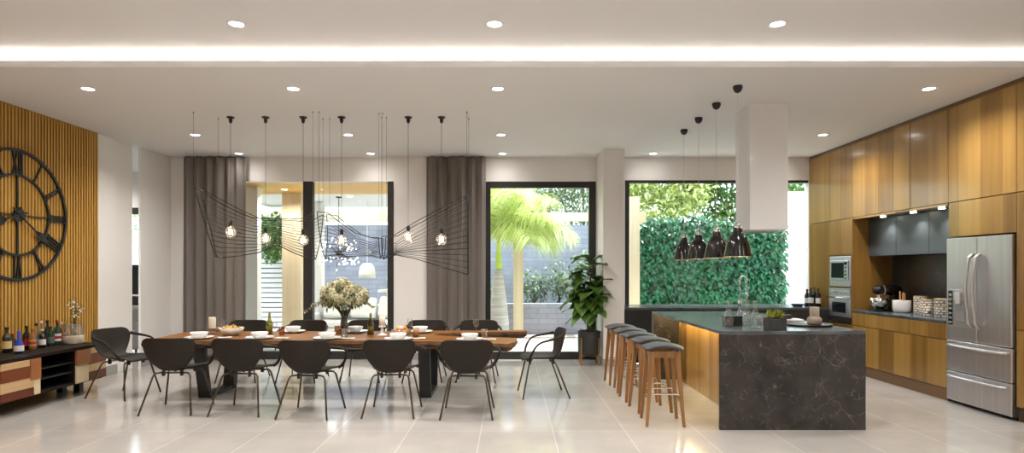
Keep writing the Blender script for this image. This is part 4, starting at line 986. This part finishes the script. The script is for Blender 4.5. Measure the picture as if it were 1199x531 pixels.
# ------------------------------------------------------------------ range hood and pendants
h_ = empty('range_hood', (2.84, 6.83, 1.89), 'white glossy square ceiling range hood over the island', 'range hood'); o = h_.location
MB().box(2.63, 3.05, 6.62, 7.04, 1.90, ZL-.001).build('chimney', M['hood'], h_, org=o, bevel=.002)
MB().box(2.65, 3.03, 6.64, 7.02, 1.885, 1.902).build('filter_panel', M['steel'], h_, org=o)
kp = None
for i, y in enumerate((6.0, 6.62, 7.25, 7.86)):
    lab = ['black glossy bell pendant closest to the camera, over the island', 'second black glossy bell pendant from the camera, over the island', 'third black glossy bell pendant from the camera, over the island', 'black glossy bell pendant furthest along the island, nearest the window'][i]
    if kp is None:
        kp = empty('bell_pendant', (2.262, y, ZL), lab, 'pendant light', 'black bell pendants over the island')
        MB().lathe([(0, 0), (.045, 0), (.047, -.02), (.036, -.05), (.02, -.066), (0, -.07)], 22).build('ceiling_rose', M['black'], kp, smooth=True)
        MB().cyl((0, 0, -.06), (0, 0, 1.935-ZL), .0022, 6).build('cord', mat('grey_cord', (.62, .61, .59), .5), kp)
        zs = 1.585-ZL
        outp = [(.030, .292), (.042, .288), (.045, .268), (.047, .252), (.050, .24), (.066, .222), (.088, .19), (.106, .14), (.120, .08), (.130, .03), (.137, .002)]
        MB().shell([(r_, z_+zs) for r_, z_ in outp], 36).build('shade', M['blackgloss'], kp, smooth=True)
        MB().shell([(r_-.004, z_+zs) for r_, z_ in outp[3:]], 36).build('shade_lining', mat('cream_lining', (.78, .72, .60), .5), kp, smooth=True)
        MB().shell([(.1345, zs+.0), (.1375, zs+.0), (.1385, zs+.004), (.1345, zs+.005)], 36).build('rim', M['brass'], kp, smooth=True)
        MB().lathe([(0, .288+zs), (.026, .288+zs), (.024, .325+zs), (.010, .345+zs), (0, .345+zs)], 18).build('cap', M['chrome'], kp, smooth=True)
        MB().tube([(-.034, 0, .285+zs), (-.036, 0, .33+zs), (-.015, 0, .365+zs), (.015, 0, .365+zs), (.036, 0, .33+zs), (.034, 0, .285+zs)], .004, 6).build('bracket', M['chrome'], kp, smooth=True)
        MB().sphere((0, 0, .14+zs), .04, 16).build('bulb', M['lamp'], kp, smooth=True)
    else: dup(kp, (2.262, y, ZL), lab)

# ------------------------------------------------------------------ bar stools
def make_stool(loc, rz, label):
    r = empty('bar_stool', loc, label, 'bar stool', 'bar stools along the island', rz)
    rows = []
    for i in range(11):
        u = -1+2*i/10; row = []
        for j in range(11):
            v = -1+2*j/10; k = 1-.10*(abs(v)**3); x = .19*u*k*(1-.06*v*v); y = .165*v*(1-.07*u*u)
            row.append((x, y, .752-.034*u*u-.010*v*v))
        rows.append(row)
    MB().grid(rows).build('seat', M['stoolseat'], r, smooth=True, solid=.024, bevel=.008, sub=1)
    legs = [(sx, sy) for sx in (-1, 1) for sy in (-1, 1)]
    tp = lambda sx, sy, z: Vector((sx*(.115+(.17-.115)*(1-z/.70)), sy*(.115+(.165-.115)*(1-z/.70)), z))
    for sx, sy in legs:
        a, b = tp(sx, sy, .695), tp(sx, sy, 0); m2 = tp(sx, sy, .5)
        def sq(p, w): return [(p.x-w, p.y-w, p.z), (p.x+w, p.y-w, p.z), (p.x+w, p.y+w, p.z), (p.x-w, p.y+w, p.z)]
        mb = MB(); mb.hexa(sq(b, .014), sq(m2, .021)); mb.hexa(sq(m2, .021), sq(a, .026)); mb.build('leg', M['stoolwood'], r, bevel=.006)
    def rail(p, q, w, h, nm, m, b=.003):
        d = (q-p).normalized(); s = Vector((-d.y, d.x, 0)).normalized()*w; u = Vector((0, 0, h))
        MB().hexa([p-s-u, q-s-u, q+s-u, p+s-u], [p-s+u, q-s+u, q+s+u, p+s+u]).build(nm, m, r, bevel=b)
    for sy in (-1, 1): rail(tp(-1, sy, .665), tp(1, sy, .665), .010, .030, 'seat_rail', M['stoolwood'])
    for sx in (-1, 1): rail(tp(sx, -1, .665), tp(sx, 1, .665), .010, .030, 'seat_rail', M['stoolwood'])
    for sy in (-1, 1): MB().cyl(tp(-1, sy, .30), tp(1, sy, .30), .007, 8).build('footrest', M['chrome'], r)
    for sx in (-1, 1): MB().cyl(tp(sx, -1, .25), tp(sx, 1, .25), .007, 8).build('footrest', M['chrome'], r)
    return r
sl = ['bar stool closest to the camera', 'second bar stool from the camera', 'middle bar stool of the five', 'second bar stool from the white column', 'bar stool closest to the white column']
s0 = None
for i, (x, y, rz) in enumerate(((1.44, 5.73, -.06), (1.45, 6.27, .10), (1.43, 6.77, .03), (1.44, 7.26, -.05), (1.41, 7.75, .04))):
    lab = 'walnut saddle seat '+sl[i]+', along the island'
    if s0 is None: s0 = make_stool((x, y, 0), rz, lab)
    else: dup(s0, (x, y, 0), lab, rz)

# ------------------------------------------------------------------ fiddle leaf plant on a stand
px_ = (690-CX)*9.25/F
k = empty('plant_stand', (px_, 9.28, 0), 'slim copper stand carrying the dark plant pot by the glass door', 'plant stand'); R = .185
for a in (pi/4, 3*pi/4, 5*pi/4, 7*pi/4):
    MB().box(R*cos(a)-.010, R*cos(a)+.010, R*sin(a)-.010, R*sin(a)+.010, 0, .42).build('leg', M['stoolwood'], k, bevel=.003)
for s_ in (1, -1): MB().hexa([(-R*.7, s_*-R*.7-.008, .13), (R*.7, s_*R*.7-.008, .13), (R*.7, s_*R*.7+.008, .13), (-R*.7, s_*-R*.7+.008, .13)], [(-R*.7, s_*-R*.7-.008, .155), (R*.7, s_*R*.7-.008, .155), (R*.7, s_*R*.7+.008, .155), (-R*.7, s_*-R*.7+.008, .155)]).build('crossbar', M['stoolwood'], k)
k = empty('fiddle_leaf_fig', (px_, 9.28, .157), 'tall fiddle leaf fig in a dark round pot beside the column', 'potted plant')
MB().lathe([(0, 0), (.15, 0), (.17, .02), (.175, .36), (.165, .36), (.16, .32), (0, .32)], 32).build('pot', mat('dark_planter', (.025, .028, .028), .45), k, smooth=True, bevel=.002)
ms = MB(); random.seed(11)
for i in range(260):
    a, q_ = rnd(0, 6.28), sqrt(rnd(0, 1))*.155; ms.leaf((q_*cos(a), q_*sin(a), .32), (rnd(-1, 1), rnd(-1, 1), rnd(.4, 1)), (0, 0, 1), rnd(.04, .10), .02)
ms.build('ground_cover', leafy('moss_green', (.03, .09, .02), (.08, .18, .04)), k, weld=False)
tk, fl_ = MB(), MB()
for bx, by, hh in ((0, 0, 1.38), (-.05, .03, 1.12), (.05, -.03, .98)):
    top_ = Vector((bx*2.2+rnd(-.06, .06), by*2, hh+.02)); pts = bez((bx*.3, by*.3, .30), (bx*.6, by, .7), top_, 12); tk.tube(pts, [.012-.006*i/12 for i in range(13)], 7)
    for i, p in enumerate(pts[4:]):
        for q_ in range(4 if i > 2 else 2):
            a = rnd(0, 6.28); e = rnd(-.35, .5) if i < 7 else rnd(-.1, .9); l_ = rnd(.23, .34)
            d = Vector((cos(a)*cos(e), sin(a)*cos(e), sin(e))); p2 = p+d*.06
            # broad wavy leaf with a midrib fold and droop
            sd = d.cross(Vector((0, 0, 1))).normalized(); up = sd.cross(d).normalized(); rows = []
            for u in range(8):
                t = u/7; wv = .10*(l_/.26)*sin(pi*min(1, t*.93+.05))**.8*(1.0 if t > .45 else .72+.6*t); cpt = p2+d*l_*t+up*(.05*sin(pi*t*.6)-.13*t*t*1.2*(l_/.26))
                rows.append([tuple(cpt+sd*wv*s_+up*(.035*abs(s_)+.006*sin(9*t+4*s_))) for s_ in (-1, -.5, 0, .5, 1)])
            fl_.grid(rows); tk.tube([p, p2], .003, 4)
tk.build('trunk', mat('fig_bark', (.10, .065, .035), .8), k, smooth=True); fl_.build('foliage', leafy('fig_leaf', (.045, .11, .02), (.16, .30, .06), .3, .25, .6), k, weld=False, smooth=True)
# ================================================================== garden
M['leafA'] = leafy('tree_yellow_green', (.36, .46, .12), (.80, .84, .42), .5, .45)
M['leafB'] = leafy('tree_dark_green', (.05, .15, .03), (.22, .40, .11), .5, .38)
M['leafC'] = leafy('olive_leaves', (.16, .24, .12), (.42, .50, .30), .5, .4)
M['ivy'] = leafy('ivy_leaves', (.002, .030, .010), (.012, .15, .050), .32, .12, .4)
M['palm'] = leafy('palm_leaves', (.28, .42, .05), (.84, .87, .46), .4, .35)
M['shrub'] = leafy('shrub_leaves', (.05, .11, .06), (.26, .36, .22), .5, .25)
M['bark'] = mat('tree_bark', (.14, .11, .08), .85, noise=.4, nscale=12)
M['pine'] = wood('pergola_timber', (.60, .48, .31), (.72, .61, .44), .6, 'Z')
M['soffit_wood'] = wood('terrace_soffit_wood', (.66, .36, .05), (.80, .48, .09), .4, 'X')
M['render'] = mat('white_render', (.80, .80, .80), .8)
M['paving'] = brick('terrace_paving', (.62, .60, .58), (.66, .64, .61), (.40, .39, .38), .6, .6, .5, .006, 'XY', (0, 0), 0.)
M['gbrick'] = brick('grey_stone_wall', (.25, .27, .34), (.31, .33, .41), (.22, .23, .28), .42, .12, .85, .008, 'XZ', (0, 0), .5, .4, .12)
M['lawn'] = mat('garden_soil', (.10, .12, .06), .9, noise=.5, nscale=3)
struct('ground', MB().box(-22, 24, DB+.16, 40, -.2, -.02), M['lawn'], 'garden ground beyond the terrace', 'ground')
struct('ground_terrace', MB().box(XL-.02, 5.2, DB+.12, 12.9, -.12, -.001).box(-8.8, -1.65, 12.9, 15.95, -.12, -.001), M['paving'], 'pale paved terrace outside the glass doors', 'terrace')
struct('wall_garden', MB().box(-9, 2.55, 16.0, 16.25, -.1, 2.66), M['gbrick'], 'grey stone garden wall behind the terrace', 'wall')
struct('ceiling_terrace', MB().box(XL-.1, -1.55, DB+.15, 11.62, 2.925, 3.2), M['soffit_wood'], 'yellow wood soffit of the covered terrace', 'ceiling')
struct('ceiling_terrace_white', MB().box(XL-.1, -1.55, 11.62, 14.1, 2.925, 3.2), M['render'], 'white outer soffit of the covered terrace', 'ceiling')
struct('trim_5', MB().box(-7.5, -1.55, 15.45, 15.6, 2.71, 3.05), M['pine'], 'pale timber beam at the terrace edge', 'beam')
struct('wall_terrace_pier', MB().box(-4.68, -4.44, 10.55, 10.72, -.01, 2.92), M['render'], 'white pier on the covered terrace', 'pier')
struct('trim_6', MB().box(-4.35, -3.99, 11.45, 11.60, -.01, 2.92), M['pine'], 'broad timber post on the covered terrace', 'post')
struct('wall_terrace_panel', MB().box(-4.20, -4.03, 12.85, 13.05, -.01, 2.9), M['render'], 'slim white panel behind the timber post', 'wall')
struct('trim_7', MB().box(-.02+.08, .27, 13.0, 13.2, -.02, 2.52), M['pine'], 'timber pergola post behind the palm', 'post')
struct('trim_8', MB().box(-1.2, 2.6, 13.0, 13.2, 2.52, 2.70), M['pine'], 'timber pergola beam over the garden', 'beam')
struct('trim_9', MB().box(2.21, 2.39, 11.15, 11.33, -.02, 2.82), M['pine'], 'pale timber post outside the kitchen window', 'post')
struct('trim_10', MB().box(2.39, 2.52, 11.2, 16, 2.35, 2.54), M['pine'], 'timber pergola beam running back past the kitchen window', 'beam')
struct('wall_garden_white', MB().box(5.72, 9.5, 12.95, 13.15, -.1, 3.15), M['render'], 'white garden wall beside the ivy wall', 'wall')
struct('wall_planter', MB().box(-1.6, 1.75, 13.55, 13.8, -.05, .70), M['gbrick'], 'low grey stone planter wall behind the palm', 'wall')
struct('ground_gravel', MB().box(-1.5, 2.0, 12.95, 13.5, -.1, .012), mat('pink_gravel', (.42, .33, .30), .9, noise=.4, nscale=40), 'strip of pinkish gravel before the planter wall', 'ground')
# terrace lamps in the soffit
for i, (x, y) in enumerate(((-4.1, 10.9), (-3.2, 12.0))):
    l = empty('terrace_downlight', (x, y, 2.925), f'small downlight in the terrace soffit, {["closest to the timber post", "above the white sofa"][i]}', 'ceiling light', 'terrace downlights')
    MB().lathe([(0, -.008), (.045, -.008)], 20).build('lens', M['lamp'], l); MB().shell([(.045, -.008), (.06, -.010), (.064, 0)], 20).build('trim_ring', M['whitematt'], l, smooth=True)
    q_ = bpy.data.lights.new('terrace_lamp', 'SPOT'); q_.energy = 60; q_.spot_size = radians(150); q_.spot_blend = .8; q_.shadow_soft_size = .06; q_.color = (1, .95, .88)
    lo = bpy.data.objects.new('terrace_lamp', q_); C.objects.link(lo); lo.location = (x, y, 2.90)
# louvre fence
lf = empty('louvre_fence', (-5.6, 14.5, 0), 'white horizontal louvre fence beside the timber post', 'fence')
mb = MB()
for i in range(22): mb.hexa([(-7.2, 14.46, .10+i*.118), (-4.9, 14.46, .10+i*.118), (-4.9, 14.49, .10+i*.118), (-7.2, 14.49, .10+i*.118)], [(-7.2, 14.48, .196+i*.118), (-4.9, 14.48, .196+i*.118), (-4.9, 14.51, .196+i*.118), (-7.2, 14.51, .196+i*.118)])
mb.build('slats', M['render'], lf, org=lf.location)
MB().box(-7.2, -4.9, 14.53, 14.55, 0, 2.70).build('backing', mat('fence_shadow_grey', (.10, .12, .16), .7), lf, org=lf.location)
for x in (-7.24, -4.9): MB().box(x, x+.06, 14.44, 14.55, 0, 2.72).build('fence_post', M['render'], lf, org=lf.location)

def clump(mb, c_, rad, n, l, w, surf=.55, flat_=0.):
    for i in range(n):
        d = Vector((rnd(-1, 1), rnd(-1, 1), rnd(-1, 1)))
        while d.length > 1 or d.length < .01: d = Vector((rnd(-1, 1), rnd(-1, 1), rnd(-1, 1)))
        d = d.normalized()*(surf+(1-surf)*rnd(0, 1)); p = Vector(c_)+Vector((d.x*rad[0], d.y*rad[1], d.z*rad[2]))
        k_ = d+Vector((rnd(-1, 1), rnd(-1, 1), rnd(-1.1, .7))); mb.leaf(p, k_, Vector((rnd(-.6, .6), rnd(-.6, .6), 1)), l*rnd(.7, 1.3), w*rnd(.8, 1.2), .2)
def tree(name, loc, label, lobes, m, trunk_r=.09, trunk_top=2.2, n=700, l=.16, w=.09, cat='tree', group=None):
    r = empty(name, loc, label, cat, group)
    tk, fo = MB(), MB()
    tk.tube([(0, 0, 0), (.04, .02, trunk_top*.5), (0, 0, trunk_top)], [trunk_r, trunk_r*.8, trunk_r*.6], 9)
    for (x, y, z, rx, rz) in lobes:
        tk.tube(bez((0, 0, trunk_top*.8), (x*.4, y*.4, (z+trunk_top)/2), (x, y, z), 8), [trunk_r*.5-trunk_r*.38*i/8 for i in range(9)], 6)
        for q_ in range(5):
            e = (x+rnd(-rx, rx)*.6, y+rnd(-rx, rx)*.6, z+rnd(-rz, rz)*.6); tk.tube([(x*.7, y*.7, (z*.8+trunk_top*.2)), e], [trunk_r*.2, trunk_r*.06], 5)
        clump(fo, (x, y, z), (rx, rx, rz), n, l, w, .35)
    tk.build('trunk', M['bark'], r, smooth=True); fo.build('foliage', m, r, weld=False)
    return r
random.seed(21)
tree('garden_tree', (4.0, 16.2, 0), 'yellow green leafy tree behind the ivy wall, beside the timber post', [(0, 0, 3.0, .9, .8), (-.7, .2, 3.8, .9, .8), (.6, -.2, 3.7, .8, .8), (0, 0, 4.6, 1., .7), (-.5, -.3, 2.5, .7, .5)], M['leafA'], n=1150, l=.17, w=.10)
tree('garden_tree', (6.1, 16.6, 0), 'darker green tree behind the ivy wall, half hidden by the range hood', [(0, 0, 3.1, .9, .8), (-.9, .2, 3.9, .8, .7), (.9, -.2, 3.8, .9, .9), (0, 0, 4.8, 1.0, .7), (.6, -.3, 2.6, .7, .6), (1.5, .2, 3.0, .8, .8)], M['leafB'], n=1150, l=.17, w=.10)
tree('garden_tree', (8.6, 18.0, 0), 'green tree furthest along behind the white garden wall', [(0, 0, 3.2, 1.0, 1.0), (.6, 0, 4.4, 1., .9), (-.7, .2, 4.3, .9, .8)], M['leafB'], n=800, l=.17, w=.09)
tree('garden_tree', (2.1, 17.4, 0), 'pale olive tree behind the stone wall beside the pergola beam', [(0, 0, 3.3, .9, .8), (-.9, .2, 4.0, .9, .8), (.8, -.2, 4.1, .9, .8), (0, 0, 4.9, 1.0, .7), (-1.4, .2, 3.1, .7, .6)], M['leafC'], n=1900, l=.17, w=.05)
tree('garden_tree', (-1.0, 18.4, 0), 'pale olive tree behind the palm fronds', [(0, 0, 3.6, 1.0, .9), (-.9, .2, 4.4, 1., .8), (.8, -.2, 4.4, 1., .8)], M['leafC'], n=1500, l=.17, w=.05)
tree('fence_tree', (-5.12, 13.9, 0), 'young green tree hanging over the white louvre fence', [(-.45, 0, 2.25, .38, .35), (-.2, -.1, 2.5, .35, .3), (-.75, .1, 2.5, .3, .25), (-.4, 0, 1.9, .28, .25)], M['leafB'], .03, 2.2, 330, .10, .06)
# ivy wall
iv = empty('ivy_wall', (4.2, 12.75, 0), 'tall wall overgrown with glossy dark green ivy outside the kitchen', 'ivy wall')
o = iv.location
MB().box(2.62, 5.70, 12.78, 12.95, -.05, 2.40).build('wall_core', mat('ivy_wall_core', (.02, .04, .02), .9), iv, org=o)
mb = MB(); random.seed(9)
for i in range(9500):
    x, z = rnd(2.55, 5.72), rnd(.0, 2.52)+.10*sin(rnd(0, 6)); 
    d = Vector((rnd(-.7, .7), rnd(-.9, -.1), rnd(-1.2, -.1))); mb.leaf((x, 12.77-rnd(0, .22), z), d, (rnd(-.4, .4), -1, rnd(.2, .9)), rnd(.10, .19), rnd(.06, .10), .25)
mb.build('ivy_leaves', M['ivy'], iv, org=o, weld=False)
# palm
def frond(mb, ra, base, az, el, ln, m_=70, leaf=.42, droop=1.0):
    pts = []; p = Vector(base); e = el
    for i in range(m_):
        d = Vector((cos(az)*cos(e), sin(az)*cos(e), sin(e))); pts.append(p.copy()); p = p+d*ln/m_; e -= droop*1.9/m_*(.35+i/m_)
    ra.tube(pts, [.018-.015*i/m_ for i in range(m_)], 5)
    for i in range(4, m_):
        t = i/m_; d = (pts[i]-pts[i-1]).normalized(); sd = d.cross(Vector((0, 0, 1))).normalized(); up = sd.cross(d)
        l_ = leaf*(.5+.9*sin(pi*min(1, .12+t*.86)))
        for s_ in (-1, 1):
            for q_ in (0, 1):
                k_ = d*.55+sd*s_*(.8)+up*(rnd(-.15, .35)-.3*q_)
                a = pts[i]+d*(ln/m_)*.5*q_; k_ = k_.normalized(); tip = a+k_*l_+Vector((0, 0, -.45*l_)); md = a+k_*l_*.55+Vector((0, 0, -.02))
                wv = k_.cross(up).normalized()*.0085
                mb.add([a-wv*.4, a+wv*.4, md+wv, tip, md-wv], [(0, 1, 2, 4), (4, 2, 3)])
random.seed(4)
pm = empty('bottle_palm', (-.25, 12.4, 0), 'bottle trunked palm with bright yellow green fronds outside the glass door', 'palm')
MB().lathe([(0, -.05), (.19, -.05), (.22, .1), (.215, .35), (.18, .7), (.13, 1.1), (.085, 1.42), (.075, 1.48)], 24).build('trunk', mat('palm_trunk_grey', (.40, .38, .36), .8, noise=.25, nscale=6, stretch=(.3, .3, 4)), pm, smooth=True)
MB().lathe([(0, 1.46), (.072, 1.46), (.065, 1.6), (.045, 1.9), (.03, 2.12), (0, 2.14)], 18).build('crownshaft', mat('palm_crownshaft', (.42, .56, .06), .4), pm, smooth=True)
ra, fo = MB(), MB()
for i in range(17):
    az = (i*2.399+.3) % (2*pi); k = cos(az) > .55; frond(fo, ra, (0, 0, 2.06), az, (.80 if k else 1.42)-.045*i*(.3 if k else 1)+rnd(-.08, .08), rnd(1.2, 1.6) if k else rnd(2.0, 2.5), 64, .44 if k else .50, droop=rnd(.75, .95)-.010*i)
for az, el, ln in ((-.35, .62, 1.75), (.25, .5, 1.4), (-.95, .95, 2.0), (-2.4, .95, 2.2), (-1.5, 1.15, 2.2), (3.0, 1.0, 2.2), (-1.1, .55, 1.5)): frond(fo, ra, (0, 0, 2.08), az, el, ln, 64, .52, droop=.95)
ra.build('rachis', M['palm'], pm, smooth=True); fo.build('fronds', M['palm'], pm, weld=False)
pm2 = empty('side_palm', (8.1, 15.6, 0), 'green palm beyond the white garden wall', 'palm'); ra, fo = MB(), MB()
MB().lathe([(0, 0), (.13, 0), (.11, 1.5), (.09, 2.6), (0, 2.65)], 16).build('trunk', M['bark'], pm2, smooth=True)
for i in range(16): frond(fo, ra, (0, 0, 2.6), i*2.399, 1.2-.07*i, 1.9, 44, .4, 1.0)
ra.build('rachis', M['leafC'], pm2, smooth=True); fo.build('fronds', M['leafC'], pm2, weld=False)
# shrubs in the planter and behind
def shrub(x, y, z, rad, label, m='shrub', n=520, l=.10, w=.05):
    r = empty('garden_shrub', (x, y, z), label, 'shrub', 'shrubs around the terrace'); fo, sm = MB(), MB()
    for i in range(7): sm.tube([(0, 0, 0), (rnd(-.6, .6)*rad[0], rnd(-.6, .6)*rad[1], rad[2]*rnd(1., 1.6))], [.012, .004], 5)
    clump(fo, (0, 0, rad[2]), rad, n, l, w, .3); fo.build('foliage', M[m], r, weld=False); sm.build('stems', M['bark'], r, smooth=True)
random.seed(31)
shrub(.55, 14.25, .66, (.42, .3, .40), 'dark grey green shrub behind the pergola post')
shrub(1.15, 14.25, .66, (.42, .35, .52), 'loose grey green shrub in the planter before the stone wall')
shrub(1.75, 14.25, .62, (.36, .35, .68), 'taller shrub in the planter behind the fig plant', n=620)
shrub(-.75, 14.2, .66, (.45, .3, .32), 'dark shrub behind the bottle palm trunk')
shrub(2.05, 12.6, .0, (.40, .4, .40), 'low dark green shrub beside the gravel strip', 'leafB', 520, .11, .06)
shrub(2.3, 14.4, -.02, (.45, .4, .95), 'bright leafy shrub against the beam post by the stone wall', 'leafC', 600, .11, .05)
# terrace furniture
sf = empty('garden_sofa', (-3.1, 12.3, 0), 'long white garden sofa with loose cushions on the covered terrace', 'sofa'); W_ = M['whitematt']
MB().box(-.95, 1.05, -.42, .42, .08, .30).build('base', W_, sf, bevel=.03, seg=3)
for i in range(3): MB().box(-.78+i*.58, -.22+i*.58, -.40, .22, .305, .44).build('seat_cushion', W_, sf, bevel=.05, seg=4)
MB().box(-.95, 1.05, .24, .42, .30, .74).build('backrest', W_, sf, bevel=.04, seg=3)
for x in (-.95, .97): MB().box(x, x+.10, -.42, .24, .30, .58).build('armrest', W_, sf, bevel=.03, seg=3)
for i in range(3):
    c_ = MB().box(-.26, .26, -.07, .07, -.22, .22).build('cushion', W_, None, bevel=.065, seg=4); c_.location = (-3.1-.48+i*.56, 12.41, .64+.045); c_.rotation_euler = (-.30, .05*i, 0)
    tag(c_, f'{["first", "second", "third"][i]} white back cushion from the timber post, leaning on the garden sofa', 'cushion', 'white sofa cushions')
ac = empty('garden_armchair', (-4.45, 11.08, 0), 'pale grey low lounge chair beside the white pier', 'armchair')
MB().box(-.30, .26, -.3, .3, .16, .36).build('seat', W_, ac, bevel=.04, seg=3); MB().box(-.34, -.24, -.3, .3, .30, .72).build('backrest', W_, ac, bevel=.04, seg=3)
for x in (-.28, .22):
    for y in (-.26, .26): MB().cyl((x, y, 0), (x, y, .17), .014, 8).build('leg', M['black'], ac)
tb2 = empty('white_pedestal', (-2.72, 13.6, 0), 'tall white open pedestal behind the garden sofa', 'pedestal')
MB().box(-.24, .24, -.2, .2, .96, 1.02).build('top', M['render'], tb2); MB().box(-.05, .05, -.18, .18, 0, .96).build('side', M['render'], tb2); MB().box(.13, .22, -.18, .18, 0, .96).build('side', M['render'], tb2)
lt = empty('glass_lantern', (-2.72, 13.6, 1.021), 'small clear lantern on the white pedestal', 'lantern')
MB().box(-.07, .07, -.07, .07, 0, .02).build('base', M['render'], lt); MB().box(-.06, .06, -.06, .06, .02, .22).build('glass', M['clear'], lt); MB().hexa([(-.07, -.07, .22), (.07, -.07, .22), (.07, .07, .22), (-.07, .07, .22)], [(-.03, -.03, .28), (.03, -.03, .28), (.03, .03, .28), (-.03, .03, .28)]).build('lid', M['render'], lt)
wl_ = empty('dome_lamp', (-3.04, 12.75, 2.925), 'white dome shaped pendant lamp over the garden sofa', 'pendant light')
MB().shell([(0, -1.32), (.09, -1.325), (.15, -1.40), (.172, -1.52), (.178, -1.64), (.170, -1.64), (.16, -1.5), (.12, -1.40), (0, -1.36)], 28).build('dome', M['whitematt'], wl_, smooth=True); MB().cyl((0, 0, -1.33), (0, 0, 0), .006, 6).build('cord', M['whitematt'], wl_)
shrub(-2.62, 14.6, .0, (.45, .35, .72), 'dark green shrub behind the white pedestal', 'leafB', 700, .11, .06)
# branching bud chandelier
bc = empty('bud_chandelier', (-3.44, 12.05, 2.925), 'black branching chandelier with many small glowing bulbs over the terrace', 'chandelier')
zc_ = 1.79-2.925; br, bu, lf_ = MB(), MB(), MB(); random.seed(8)
MB().cyl((0, 0, zc_), (0, 0, 0), .008, 8).build('rod', M['black'], bc); MB().lathe([(0, 0), (.06, 0), (.06, -.02), (0, -.03)], 18).build('ceiling_rose', M['black'], bc)
MB().sphere((0, 0, zc_), .06, 14).build('hub', M['black'], bc, smooth=True)
for i in range(64):
    d = Vector((rnd(-1, 1), rnd(-1, 1), (1 if i % 2 else -1)*rnd(.22, .75)))
    if d.length < .2: continue
    d.normalize(); e = d*rnd(.26, .46); e.z *= .72
    br.tube([(0, 0, zc_), tuple(e*.6+Vector((0, 0, zc_+.02))), tuple(e+Vector((0, 0, zc_)))], .0035, 5)
    c_ = e+Vector((0, 0, zc_)); b_ = MB().sphere(tuple(c_+d*.02), .015, 8, (1, 1, 1.3)).build('bulb', M['bud'], bc, smooth=True)
    for q_ in range(2): lf_.leaf(c_, d+Vector((rnd(-1, 1), rnd(-1, 1), rnd(-1, 1))), (0, 0, 1), .05, .025)
br.build('branches', M['black'], bc, smooth=True); lf_.build('metal_leaves', M['black'], bc, weld=False)
# side room furniture and what stands outside its glass door
struct('wall_yard', MB().box(-14, -7.5, 16.4, 16.6, -.1, 2.55), M['render'], 'white yard wall outside the side room', 'wall')
shrub(-10.3, 17.4, 0, (1.5, .8, 1.75), 'dark bush showing over the yard wall through the gap', 'leafB', 1200, .16, .09)
k = empty('grey_lounge_chair', (-6.35, 10.0, 0), 'grey lounge chair in the side room, seen through the gap', 'armchair'); gm = mat('grey_upholstery', (.22, .215, .21), .8)
MB().box(-.4, .4, -.4, .4, .18, .44).build('seat', gm, k, bevel=.05, seg=3); MB().box(-.4, .4, .25, .42, .40, .85).build('backrest', gm, k, bevel=.06, seg=3)
for x in (-.42, .34): MB().box(x, x+.1, -.4, .3, .2, .62).build('armrest', gm, k, bevel=.03, seg=3)
for x in (-.34, .34):
    for y in (-.34, .34): MB().cyl((x, y, 0), (x, y, .19), .018, 8).build('leg', M['black'], k)
k = empty('dark_cabinet', (-6.95, 10.75, 0), 'dark glossy cabinet in the side room before the glass door', 'cabinet')
MB().box(-.8, .9, -.22, .22, .12, 1.55).build('body', M['darkglass'], k, bevel=.01); MB().box(-.8, .9, -.235, -.222, 1.0, 1.03).build('strip', M['whitematt'], k)
for x in (-.7, .76): MB().box(x, x+.06, -.18, .18, 0, .12).build('foot', M['black'], k)
# ================================================================== camera, daylight, view
cam = bpy.data.cameras.new('camera'); co2 = bpy.data.objects.new('camera', cam); C.objects.link(co2)
co2.location = (0, 0, H); co2.rotation_euler = (pi/2, 0, 0)
cam.sensor_width = 36; cam.sensor_fit = 'HORIZONTAL'; cam.lens = 36*F/1199; cam.shift_x = (599.5-CX)/1199; cam.shift_y = (CY-265.5)/1199
cam.clip_start = .05; cam.clip_end = 200
SC.camera = co2
w = bpy.data.worlds.new('sky'); SC.world = w; w.use_nodes = True
bg = w.node_tree.nodes['Background']; bg.inputs[0].default_value = (.80, .90, 1., 1); bg.inputs[1].default_value = SKY
s = bpy.data.lights.new('sun', 'SUN'); s.energy = SUN; s.angle = radians(1.2); s.color = (1, .95, .86)
so = bpy.data.objects.new('sun', s); C.objects.link(so); so.rotation_euler = Vector((-.42, -.10, -.9)).to_track_quat('-Z', 'Y').to_euler(); so.location = (6, 14, 12)
v = SC.view_settings; v.view_transform = 'Standard'; v.look = 'None'; v.gamma = 1; v.exposure = EXPO; v.use_curve_mapping = False
SC.render.film_transparent = False
cy = SC.cycles
cy.use_denoising = True; cy.max_bounces = 8; cy.diffuse_bounces = 4; cy.glossy_bounces = 4; cy.transmission_bounces = 4; cy.transparent_max_bounces = 12
cy.caustics_reflective = False; cy.caustics_refractive = False; cy.sample_clamp_indirect = 6
